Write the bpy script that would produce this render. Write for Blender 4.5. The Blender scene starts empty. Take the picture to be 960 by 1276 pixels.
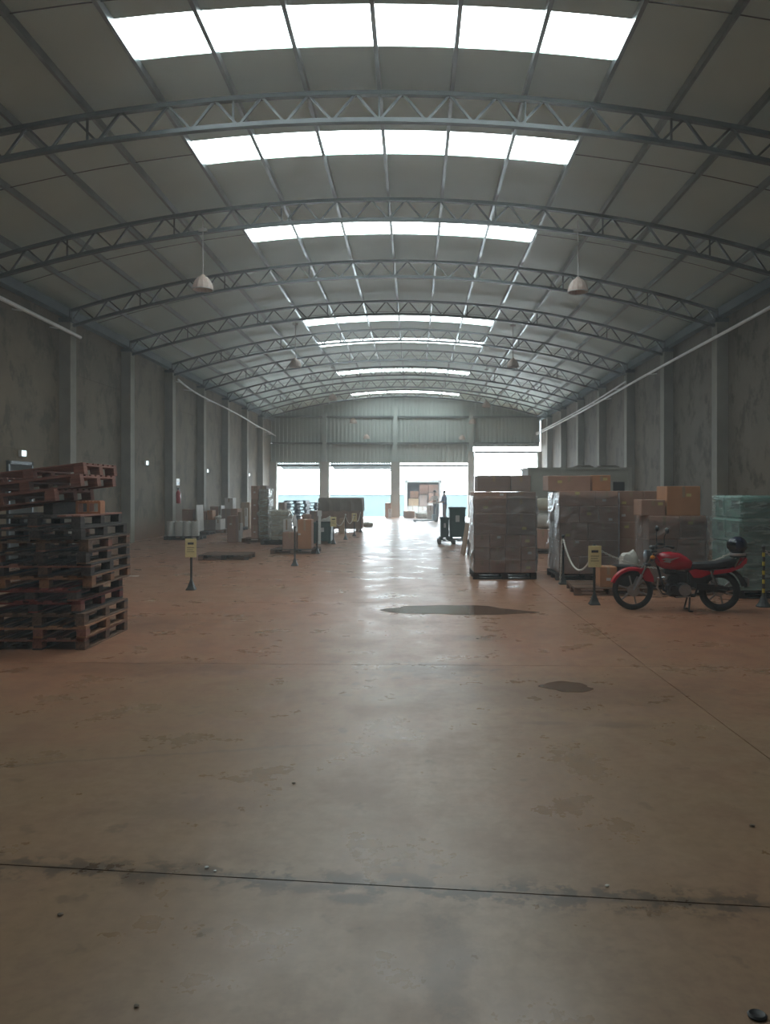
import bpy, bmesh, math, random
from mathutils import Vector, Matrix
random.seed(7)
R = math.radians
scene = bpy.context.scene
col = scene.collection

# ------------------------------------------------------------------ camera
F = 960.0                     # focal length in pixels of a 960 px wide frame
VX, VY = 516.0, 613.0         # vanishing point of the hall
EYE = 1.65
cd = bpy.data.cameras.new('camera')
cd.sensor_fit = 'HORIZONTAL'; cd.sensor_width = 36.0; cd.lens = 36.0 * F / 960.0
cd.shift_x = -(VX - 480.0) / 960.0
cd.shift_y = -(638.0 - VY) / 960.0
cd.clip_end = 500
cam = bpy.data.objects.new('camera', cd); col.objects.link(cam)
cam.location = (0, 0, EYE); cam.rotation_euler = (R(90), 0, 0)
scene.camera = cam

# ------------------------------------------------------------------ light
SKY = 20.0
SKYLIGHT = 9.0
w = bpy.data.worlds.new('sky'); scene.world = w; w.use_nodes = True
bg = w.node_tree.nodes['Background']
bg.inputs[0].default_value = (0.80, 0.93, 1.0, 1); bg.inputs[1].default_value = SKY
vs = scene.view_settings
vs.view_transform = 'Standard'; vs.look = 'None'; vs.gamma = 1.0; vs.use_curve_mapping = False
vs.exposure = 0.22
cy = scene.cycles
cy.use_denoising = True
cy.max_bounces = 8; cy.diffuse_bounces = 5; cy.glossy_bounces = 4; cy.transmission_bounces = 4; cy.transparent_max_bounces = 10
cy.sample_clamp_indirect = 6.0
cy.caustics_reflective = False; cy.caustics_refractive = False

# hall dimensions
XL, XR = -9.4, 8.33
XC = (XL + XR) / 2; HALF = (XR - XL) / 2
YB, YF = 50.71, -5.58         # far end wall, wall behind the camera
BAY = 4.33
CROWN = 8.0; DROP = 1.40
RAD = (HALF ** 2 + DROP ** 2) / (2 * DROP)
def arc(x, top=CROWN):        # underside height of the curved roof at x
    d = x - XC
    return top - (RAD - math.sqrt(RAD * RAD - d * d))
def G(u, v):                  # floor point from the measured plan
    y = F * EYE / (v - VY)
    return ((u - VX) * y / F, y)
def XA(u, y): return (u - VX) * y / F
def ZA(v, y): return EYE + (VY - v) * y / F

BAYS_END = [(-9.4 + 0.25, -6.16), (-5.56, -1.51), (-0.91, 3.56), (3.94, 8.1)]
def portal(x0, x1, z0, z1):
    l = bpy.data.lights.new('opening_portal', 'AREA'); l.shape = 'RECTANGLE'
    l.size = x1 - x0; l.size_y = z1 - z0; l.cycles.is_portal = True
    o = bpy.data.objects.new('opening_portal', l); col.objects.link(o)
    o.location = ((x0 + x1) / 2, YB + 0.45, (z0 + z1) / 2); o.rotation_euler = (R(-90), 0, 0)
    o['kind'] = 'helper'
for i, (a, b) in enumerate(BAYS_END):
    portal(a, b, 0.0, 4.6 if i == 3 else 3.55)

# ------------------------------------------------------------------ materials
def nodes_of(m):
    m.use_nodes = True
    return m.node_tree.nodes, m.node_tree.links
def mat(name, c1, c2=None, rough=0.6, metal=0.0, scale=4.0, detail=4.0, bump=0.0, bscale=40.0, rand=0.0, rrough=0.0,
        spec=0.5, space='Object', stretch=None, sharp=(0.35, 0.65), emit=None):
    m = bpy.data.materials.new(name); N, L = nodes_of(m)
    b = N['Principled BSDF']
    b.inputs['Roughness'].default_value = rough; b.inputs['Metallic'].default_value = metal
    b.inputs['Specular IOR Level'].default_value = spec
    if c2 is None: c2 = tuple(x * 0.82 for x in c1)
    tc = N.new('ShaderNodeTexCoord'); mp = N.new('ShaderNodeMapping')
    L.new(tc.outputs[space], mp.inputs[0])
    if stretch: mp.inputs['Scale'].default_value = stretch
    nz = N.new('ShaderNodeTexNoise'); nz.inputs['Scale'].default_value = scale; nz.inputs['Detail'].default_value = detail
    nz.inputs['Roughness'].default_value = 0.6
    L.new(mp.outputs[0], nz.inputs[0])
    rp = N.new('ShaderNodeValToRGB')
    rp.color_ramp.elements[0].position = sharp[0]; rp.color_ramp.elements[1].position = sharp[1]
    rp.color_ramp.elements[0].color = (*c1, 1); rp.color_ramp.elements[1].color = (*c2, 1)
    L.new(nz.outputs[0], rp.inputs[0])
    out = rp.outputs[0]
    if rand > 0:
        oi = N.new('ShaderNodeObjectInfo'); hs = N.new('ShaderNodeHueSaturation')
        mr = N.new('ShaderNodeMapRange'); mr.inputs[3].default_value = 1 - rand; mr.inputs[4].default_value = 1 + rand
        L.new(oi.outputs['Random'], mr.inputs[0]); L.new(mr.outputs[0], hs.inputs['Value']); L.new(out, hs.inputs['Color'])
        out = hs.outputs[0]
    L.new(out, b.inputs['Base Color'])
    if rrough:
        mr2 = N.new('ShaderNodeMapRange'); mr2.inputs[3].default_value = max(0, rough - rrough); mr2.inputs[4].default_value = rough + rrough
        L.new(nz.outputs[0], mr2.inputs[0]); L.new(mr2.outputs[0], b.inputs['Roughness'])
    if bump > 0:
        n2 = N.new('ShaderNodeTexNoise'); n2.inputs['Scale'].default_value = bscale; L.new(mp.outputs[0], n2.inputs[0])
        bp = N.new('ShaderNodeBump'); bp.inputs['Strength'].default_value = bump; bp.inputs['Distance'].default_value = 0.02
        L.new(n2.outputs[0], bp.inputs['Height']); L.new(bp.outputs[0], b.inputs['Normal'])
    if emit:
        b.inputs['Emission Color'].default_value = (*emit[0], 1); b.inputs['Emission Strength'].default_value = emit[1]
    return m
MT = {}
MT['roof'] = mat('roof_sheet', (.52, .64, .60), (.46, .575, .54), rough=.5, scale=.5, rrough=.1)
MT['steel'] = mat('truss_steel', (.045, .055, .06), (.07, .08, .085), rough=.45, metal=.2, scale=3)
MT['purlin'] = mat('purlin_steel', (.22, .25, .26), (.30, .33, .34), rough=.28, metal=.85, scale=3)
MT['eave'] = mat('eave_beam', (.10, .14, .17), (.15, .19, .22), rough=.4, metal=.3, scale=2)
MT['cladding'] = mat('end_cladding', (.42, .475, .45), (.37, .425, .405), rough=.5, scale=.6)
MT['girt'] = mat('girt_steel', (.10, .12, .12), rough=.5, scale=2)
MT['column'] = mat('concrete_column', (.30, .28, .23), (.22, .205, .17), rough=.75, scale=1.2, bump=.1)
MT['endcol'] = mat('end_column', (.42, .42, .36), (.34, .34, .29), rough=.7, scale=1.2)
MT['white'] = mat('white_paint', (.75, .76, .74), (.66, .67, .66), rough=.45, scale=6)
MT['pipe'] = mat('pvc_pipe', (.78, .79, .78), (.68, .69, .68), rough=.4, scale=5)
MT['black'] = mat('black_plastic', (.012, .012, .014), (.025, .025, .027), rough=.45, scale=20)
MT['rubber'] = mat('tyre_rubber', (.012, .012, .012), (.022, .02, .018), rough=.75, scale=25, bump=.2, bscale=120)
MT['chrome'] = mat('chrome', (.62, .63, .65), (.5, .51, .52), rough=.22, metal=1, scale=12)
MT['alloy'] = mat('alloy', (.42, .43, .45), (.33, .34, .35), rough=.35, metal=.8, scale=12)
MT['engine'] = mat('engine_black', (.03, .03, .033), (.07, .07, .075), rough=.45, metal=.5, scale=14)
MT['red'] = mat('red_paint', (.42, .012, .03), (.36, .01, .025), rough=.22, scale=3, spec=.6)
MT['red2'] = mat('extinguisher_red', (.45, .015, .02), (.38, .012, .018), rough=.3, scale=3)
MT['silver_decal'] = mat('silver_decal', (.6, .6, .62), rough=.3, metal=.6)
MT['seat'] = mat('seat_vinyl', (.015, .015, .017), (.025, .025, .027), rough=.6, scale=18, bump=.1, bscale=200)
MT['lens'] = mat('lamp_lens', (.22, .26, .30), (.16, .2, .24), rough=.06, scale=30)
MT['orange_lens'] = mat('indicator_lens', (.7, .25, .04), rough=.2, scale=20)
MT['helmet'] = mat('helmet_shell', (.008, .012, .035), (.012, .016, .05), rough=.12, scale=3, spec=.7)
MT['visor'] = mat('visor', (.01, .012, .015), rough=.05, scale=3, spec=.8)
MT['carton'] = mat('carton_board', (.38, .225, .165), (.325, .19, .14), rough=.75, scale=3, rand=.16, bump=.05, bscale=30)
MT['carton_pale'] = mat('carton_board_pale', (.36, .25, .15), (.31, .21, .125), rough=.75, scale=3, rand=.14)
MT['carton_orange'] = mat('carton_board_orange', (.42, .20, .10), (.36, .17, .085), rough=.75, scale=3, rand=.1)
MT['carton_dark'] = mat('carton_board_grey', (.27, .20, .175), (.235, .175, .155), rough=.75, scale=3, rand=.12)
MT['carton_white'] = mat('carton_white', (.62, .60, .58), (.55, .53, .50), rough=.7, scale=3, rand=.1)
MT['tape'] = mat('packing_tape', (.34, .24, .15), rough=.3, scale=9)
MT['sticker'] = mat('yellow_sticker', (.50, .42, .16), (.45, .37, .14), rough=.5, scale=30)
MT['sticker_w'] = mat('white_sticker', (.62, .60, .58), (.45, .43, .42), rough=.5, scale=40)
MT['yellow'] = mat('yellow_sign', (.74, .64, .33), (.68, .58, .30), rough=.5, scale=15)
MT['stripe_yellow'] = mat('stripe_yellow', (.60, .48, .06), rough=.5, scale=20)
MT['postblack'] = mat('post_black', (.02, .022, .022), (.04, .042, .04), rough=.55, scale=12)
MT['chain'] = mat('chain_white', (.66, .64, .58), (.55, .53, .48), rough=.5, scale=30)
MT['wood'] = mat('pallet_wood', (.185, .10, .06), (.10, .058, .037), rough=.8, scale=5, stretch=(1, 9, 9), rand=.25, bump=.2, bscale=25)
MT['wood_red'] = mat('pallet_wood_red', (.23, .04, .03), (.15, .032, .026), rough=.8, scale=5, stretch=(1, 9, 9), rand=.2, bump=.2, bscale=25)
MT['wood_grey'] = mat('pallet_wood_grey', (.085, .068, .062), (.045, .038, .035), rough=.85, scale=5, stretch=(1, 9, 9), rand=.25, bump=.2, bscale=25)
MT['wood_rose'] = mat('pallet_wood_rose', (.30, .125, .09), (.20, .085, .06), rough=.8, scale=5, stretch=(1, 9, 9), rand=.15, bump=.2, bscale=25)
MT['wood_orange'] = mat('pallet_wood_orange', (.36, .17, .085), (.25, .12, .06), rough=.8, scale=5, stretch=(1, 9, 9), rand=.2, bump=.2, bscale=25)
MT['blue_plastic'] = mat('dark_blue_plastic', (.035, .06, .10), (.025, .045, .08), rough=.5, scale=6)
MT['clay'] = mat('terracotta', (.50, .21, .10), (.42, .17, .08), rough=.85, scale=9, bump=.1)
MT['bin'] = mat('dark_green_plastic', (.022, .06, .055), (.016, .045, .042), rough=.45, scale=6)
MT['teal'] = mat('teal_wrapped_goods', (.14, .30, .26), (.09, .21, .19), rough=.45, scale=2.2, rand=.15)
MT['teal_dark'] = mat('teal_wrapped_label', (.05, .10, .11), (.035, .07, .08), rough=.45, scale=3)
MT['cream'] = mat('cream_goods', (.50, .47, .36), (.40, .38, .30), rough=.6, scale=3, rand=.1)
MT['roll'] = mat('white_rolls', (.60, .60, .57), (.52, .52, .49), rough=.6, scale=4, rand=.06)
MT['sack'] = mat('white_sack', (.55, .53, .48), (.42, .40, .36), rough=.7, scale=5, bump=.3, bscale=15)
MT['crate_grey'] = mat('crate_greygreen', (.38, .38, .33), (.33, .33, .29), rough=.6, scale=1.5)
MT['tarp'] = mat('brown_tarp', (.17, .135, .10), (.13, .10, .075), rough=.75, scale=2, bump=.25, bscale=6)
MT['crate_wood'] = mat('crate_wood', (.27, .17, .12), (.21, .13, .09), rough=.8, scale=3, rand=.12)
MT['glow'] = mat('emergency_light_glow', (.8, .9, .9), rough=.4, emit=((.72, .95, 1.0), 1.6))
MT['lamp_shade'] = mat('lamp_shade', (.50, .36, .30), (.62, .52, .46), rough=.35, scale=5, stretch=(6, 6, 1), bump=.1)
MT['lamp_rod'] = mat('lamp_rod', (.40, .40, .38), rough=.5, scale=8)
MT['skin'] = mat('skin', (.35, .20, .14), rough=.6, scale=9)
MT['hair'] = mat('hair', (.02, .015, .012), rough=.7, scale=20)
MT['shirt_blue'] = mat('shirt_blue', (.07, .12, .26), (.05, .09, .21), rough=.85, scale=8)
MT['shirt_white'] = mat('shirt_white', (.70, .70, .68), (.6, .6, .58), rough=.85, scale=8)
MT['trousers_brown'] = mat('trousers_brown', (.20, .11, .09), (.16, .09, .075), rough=.85, scale=8)
MT['jeans'] = mat('jeans', (.16, .22, .30), (.12, .17, .24), rough=.85, scale=8)
MT['shoe'] = mat('shoe', (.03, .025, .022), rough=.6, scale=9)
MT['yard'] = mat('yard_concrete', (.40, .40, .39), (.34, .34, .33), rough=.8, scale=.5)
MT['aqua'] = mat('yard_wall_paint', (.050, .072, .074), (.046, .067, .069), rough=.8, scale=.6)
MT['truck_white'] = mat('truck_white', (.78, .80, .82), (.72, .74, .76), rough=.35, scale=2)
MT['truck_in'] = mat('truck_lining', (.10, .10, .10), (.08, .08, .08), rough=.6, scale=3)
MT['awning'] = mat('awning_sheet', (.14, .16, .16), (.11, .13, .13), rough=.5, scale=2)
MT['door'] = mat('steel_door', (.055, .055, .05), (.045, .045, .042), rough=.9, scale=2)
MT['jack'] = mat('jack_paint', (.30, .42, .48), rough=.4, scale=5)
MT['dark_text'] = mat('printed_black', (.03, .03, .03), rough=.6)

def wall_material(name, c1, c2, stain):
    m = bpy.data.materials.new(name); N, L = nodes_of(m); b = N['Principled BSDF']; b.inputs['Roughness'].default_value = .8
    tc = N.new('ShaderNodeTexCoord')
    n1 = N.new('ShaderNodeTexNoise'); n1.inputs['Scale'].default_value = .9; n1.inputs['Detail'].default_value = 6; n1.inputs['Roughness'].default_value = .65
    L.new(tc.outputs['Object'], n1.inputs[0])
    r1 = N.new('ShaderNodeValToRGB'); r1.color_ramp.elements[0].position = .35; r1.color_ramp.elements[1].position = .68
    r1.color_ramp.elements[0].color = (*c1, 1); r1.color_ramp.elements[1].color = (*c2, 1); L.new(n1.outputs[0], r1.inputs[0])
    mp = N.new('ShaderNodeMapping'); mp.inputs['Scale'].default_value = (1, 1.15, .95); L.new(tc.outputs['Object'], mp.inputs[0])
    n2 = N.new('ShaderNodeTexNoise'); n2.inputs['Scale'].default_value = 1.3; n2.inputs['Detail'].default_value = 7; n2.inputs['Roughness'].default_value = .7
    L.new(mp.outputs[0], n2.inputs[0])
    r2 = N.new('ShaderNodeValToRGB'); r2.color_ramp.elements[0].position = .50; r2.color_ramp.elements[1].position = .60; L.new(n2.outputs[0], r2.inputs[0])
    mx = N.new('ShaderNodeMix'); mx.data_type = 'RGBA'; mx.inputs[7].default_value = (*stain, 1)
    sc = N.new('ShaderNodeMath'); sc.operation = 'MULTIPLY'; sc.inputs[1].default_value = .85; L.new(r2.outputs[0], sc.inputs[0])
    L.new(sc.outputs[0], mx.inputs[0]); L.new(r1.outputs[0], mx.inputs[6])
    # red dust splashed along the foot of the wall
    sx = N.new('ShaderNodeSeparateXYZ'); L.new(tc.outputs['Object'], sx.inputs[0])
    ad = N.new('ShaderNodeMath'); ad.operation = 'MULTIPLY_ADD'; ad.inputs[1].default_value = 1.4; L.new(n1.outputs[0], ad.inputs[0]); L.new(sx.outputs[2], ad.inputs[2])
    mr = N.new('ShaderNodeMapRange'); mr.inputs[1].default_value = .75; mr.inputs[2].default_value = 1.6; mr.inputs[3].default_value = .8; mr.inputs[4].default_value = 0
    L.new(ad.outputs[0], mr.inputs[0])
    mx2 = N.new('ShaderNodeMix'); mx2.data_type = 'RGBA'; mx2.inputs[7].default_value = (.24, .12, .07, 1)
    L.new(mr.outputs[0], mx2.inputs[0]); L.new(mx.outputs[2], mx2.inputs[6]); L.new(mx2.outputs[2], b.inputs['Base Color'])
    bp = N.new('ShaderNodeBump'); bp.inputs['Strength'].default_value = .25; bp.inputs['Distance'].default_value = .03
    L.new(n2.outputs[0], bp.inputs['Height']); L.new(bp.outputs[0], b.inputs['Normal'])
    return m
MT['wall_l'] = wall_material('wall_concrete_left', (.19, .142, .086), (.13, .10, .062), (.07, .053, .03))
MT['wall_r'] = wall_material('wall_concrete_right', (.175, .138, .10), (.125, .10, .072), (.048, .031, .018))

def floor_material():
    m = bpy.data.materials.new('floor_concrete'); N, L = nodes_of(m); b = N['Principled BSDF']
    tc = N.new('ShaderNodeTexCoord'); co = tc.outputs['Object']
    def noise(s, d=5, rough=.6, stretch=None, dist=0):
        src = co
        if stretch:
            mp = N.new('ShaderNodeMapping'); mp.inputs['Scale'].default_value = stretch; L.new(co, mp.inputs[0]); src = mp.outputs[0]
        n = N.new('ShaderNodeTexNoise'); n.inputs['Scale'].default_value = s; n.inputs['Detail'].default_value = d
        n.inputs['Roughness'].default_value = rough; n.inputs['Distortion'].default_value = dist; L.new(src, n.inputs[0]); return n.outputs[0]
    def math2(op, a, bb):
        n = N.new('ShaderNodeMath'); n.operation = op
        for i, x in enumerate((a, bb)):
            if isinstance(x, (int, float)): n.inputs[i].default_value = x
            else: L.new(x, n.inputs[i])
        return n.outputs[0]
    def rng(x, a, bb, c, d, smooth=True):
        n = N.new('ShaderNodeMapRange'); n.interpolation_type = 'SMOOTHSTEP' if smooth else 'LINEAR'
        n.inputs[1].default_value = a; n.inputs[2].default_value = bb; n.inputs[3].default_value = c; n.inputs[4].default_value = d
        L.new(x, n.inputs[0]); return n.outputs[0]
    def mix(f, a, bb):
        n = N.new('ShaderNodeMix'); n.data_type = 'RGBA'
        if isinstance(f, float): n.inputs[0].default_value = f
        else: L.new(f, n.inputs[0])
        for i, x in ((6, a), (7, bb)):
            if isinstance(x, tuple): n.inputs[i].default_value = (*x, 1)
            else: L.new(x, n.inputs[i])
        return n.outputs[2]
    sx = N.new('ShaderNodeSeparateXYZ'); L.new(co, sx.inputs[0]); X, Y = sx.outputs[0], sx.outputs[1]
    big = noise(.35, 5, .6); mid = noise(1.6, 6, .65); fine = noise(14, 5, .7)
    # red earth trodden in from the yard: thin near the camera, thicker down the hall
    red = math2('ADD', rng(Y, 3.0, 9.5, .12, .68), math2('MULTIPLY', math2('SUBTRACT', big, .5), 1.5))
    red = math2('ADD', red, math2('MULTIPLY', math2('SUBTRACT', mid, .5), .7))
    redc = rng(red, 0, 1, 0, 1)
    base = mix(redc, (.27, .175, .105), (.36, .155, .088))
    # sheen from the openings, painted as a paler band down the middle
    lane_sheen = math2('MULTIPLY', rng(math2('ABSOLUTE', math2('SUBTRACT', X, .05), 0), .5, 1.7, 1, 0), rng(noise(1.1, 5, .7, (1.8, .35, 1)), .40, .66, 0, .55))
    base = mix(lane_sheen, base, (.38, .25, .165))
    # mottling
    base = mix(rng(fine, .30, .75, .0, .42), base, (.14, .085, .052))
    base = mix(rng(mid, .48, .70, .0, .50), base, (.17, .095, .058))
    # small spots
    spots = rng(noise(4.6, 3, .5), .65, .72, 0, .5)
    base = mix(spots, base, (.085, .055, .035))
    # grime along the slab joints near the camera
    jl = math2('ABSOLUTE', math2('SUBTRACT', math2('ADD', Y, math2('MULTIPLY', X, .108)), 3.215), 0)
    gr = math2('MULTIPLY', rng(jl, .02, .20, 1, 0), rng(noise(7.5, 4, .6), .47, .57, 0, .85))
    base = mix(gr, base, (.07, .042, .026))
    jl2 = rng(jl, .02, .06, .5, 0); base = mix(jl2, base, (.10, .07, .05))
    # hairline crack running across on the left
    ck = math2('ABSOLUTE', math2('SUBTRACT', math2('SUBTRACT', Y, math2('MULTIPLY', X, .2)), math2('ADD', 5.02, math2('MULTIPLY', mid, .25))), 0)
    ck = math2('MULTIPLY', rng(ck, .0, .035, .55, 0), rng(X, -1.2, .0, 1, 0)); base = mix(ck, base, (.09, .06, .04))
    # damp stains with their own outlines
    warp = math2('MULTIPLY', math2('SUBTRACT', noise(4.5, 7, .72), .5), 3.2)
    for (cx, cyy, rx, ry, s) in ((.18, 7.15, .55, .33, .55), (.75, 8.7, .30, .22, .5), (.95, 5.5, .22, .05, .45), (1.45, 5.45, .2, .06, .45),
                                 (1.3, 6.3, 1.5, .5, .3), (.12, 2.75, .10, .40, .45), (-.25, 3.12, .12, .05, .8), (-.45, 3.2, .10, .04, .7),
                                 (-1.15, 4.0, .5, .14, .25), (-3.9, 9.6, 1.6, .7, .35), (-2.6, 7.2, 1.3, .35, .3)):
        ex = math2('DIVIDE', math2('SUBTRACT', X, cx), rx); ey = math2('DIVIDE', math2('SUBTRACT', Y, cyy), ry)
        d = math2('ADD', math2('SQRT', math2('ADD', math2('MULTIPLY', ex, ex), math2('MULTIPLY', ey, ey)), 0), warp)
        base = mix(rng(d, .45, 1.25, s, 0), base, (.085, .05, .032))
    L.new(base, b.inputs['Base Color'])
    rr = math2('ADD', rng(mid, .3, .7, .20, .36), math2('MULTIPLY', fine, .10)); L.new(rr, b.inputs['Roughness'])
    b.inputs['Specular IOR Level'].default_value = .5
    bp = N.new('ShaderNodeBump'); bp.inputs['Strength'].default_value = .07; bp.inputs['Distance'].default_value = .006
    L.new(mid, bp.inputs['Height']); L.new(bp.outputs[0], b.inputs['Normal'])
    return m
MT['floor'] = floor_material()
MT['joint'] = mat('joint_filler', (.035, .026, .02), (.06, .045, .035), rough=.9, scale=6)

def film_material(name, tint, cover, rough):
    m = bpy.data.materials.new(name); N, L = nodes_of(m)
    out = N['Material Output']; b = N['Principled BSDF']
    b.inputs['Base Color'].default_value = (*tint, 1); b.inputs['Roughness'].default_value = rough
    b.inputs['Specular IOR Level'].default_value = .8
    tr = N.new('ShaderNodeBsdfTransparent'); mx = N.new('ShaderNodeMixShader')
    tc = N.new('ShaderNodeTexCoord'); mp = N.new('ShaderNodeMapping'); mp.inputs['Scale'].default_value = (1.5, 1.5, 7); L.new(tc.outputs['Object'], mp.inputs[0])
    nz = N.new('ShaderNodeTexNoise'); nz.inputs['Scale'].default_value = 2.5; nz.inputs['Detail'].default_value = 6; nz.inputs['Distortion'].default_value = .8; L.new(mp.outputs[0], nz.inputs[0])
    bp0 = N.new('ShaderNodeBump'); bp0.inputs['Strength'].default_value = .45; bp0.inputs['Distance'].default_value = .03; L.new(nz.outputs[0], bp0.inputs['Height'])
    mr = N.new('ShaderNodeMapRange'); mr.inputs[1].default_value = .35; mr.inputs[2].default_value = .8; mr.inputs[3].default_value = cover * .5; mr.inputs[4].default_value = min(1, cover * 2.2)
    L.new(nz.outputs[0], mr.inputs[0]); fr = N.new('ShaderNodeFresnel'); fr.inputs[0].default_value = 1.5; L.new(bp0.outputs[0], fr.inputs['Normal'])
    ma = N.new('ShaderNodeMath'); ma.operation = 'MAXIMUM'; L.new(mr.outputs[0], ma.inputs[0]); L.new(fr.outputs[0], ma.inputs[1])
    L.new(ma.outputs[0], mx.inputs[0]); L.new(tr.outputs[0], mx.inputs[1]); L.new(b.outputs[0], mx.inputs[2])
    L.new(bp0.outputs[0], b.inputs['Normal'])
    L.new(mx.outputs[0], out.inputs['Surface'])
    return m
MT['film'] = film_material('stretch_film', (.80, .79, .79), .13, .16)
MT['film_teal'] = film_material('stretch_film_green', (.62, .78, .74), .26, .16)
MT['film_thick'] = film_material('stretch_film_thick', (.72, .72, .64), .34, .22)

def pane_material():
    m = bpy.data.materials.new('translucent_roof_sheet'); N, L = nodes_of(m)
    b = N['Principled BSDF']; b.inputs['Base Color'].default_value = (.8, .85, .85, 1)
    b.inputs['Emission Strength'].default_value = SKYLIGHT
    tc = N.new('ShaderNodeTexCoord'); nz = N.new('ShaderNodeTexNoise'); nz.inputs['Scale'].default_value = .8; L.new(tc.outputs['Object'], nz.inputs[0])
    rp = N.new('ShaderNodeValToRGB'); rp.color_ramp.elements[0].color = (.84, .97, .98, 1); rp.color_ramp.elements[1].color = (.90, 1, 1, 1)
    L.new(nz.outputs[0], rp.inputs[0]); L.new(rp.outputs[0], b.inputs['Emission Color'])
    return m
MT['pane'] = pane_material()
def water_material():
    m = bpy.data.materials.new('puddle_water'); N, L = nodes_of(m)
    b = N['Principled BSDF']; b.inputs['Roughness'].default_value = .10; b.inputs['Specular IOR Level'].default_value = .18
    tc = N.new('ShaderNodeTexCoord'); nz = N.new('ShaderNodeTexNoise'); nz.inputs['Scale'].default_value = 3; L.new(tc.outputs['Object'], nz.inputs[0])
    rp = N.new('ShaderNodeValToRGB'); rp.color_ramp.elements[0].color = (.09, .05, .032, 1); rp.color_ramp.elements[1].color = (.12, .07, .045, 1)
    L.new(nz.outputs[0], rp.inputs[0]); L.new(rp.outputs[0], b.inputs['Base Color']); return m
MT['water'] = water_material()

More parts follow.
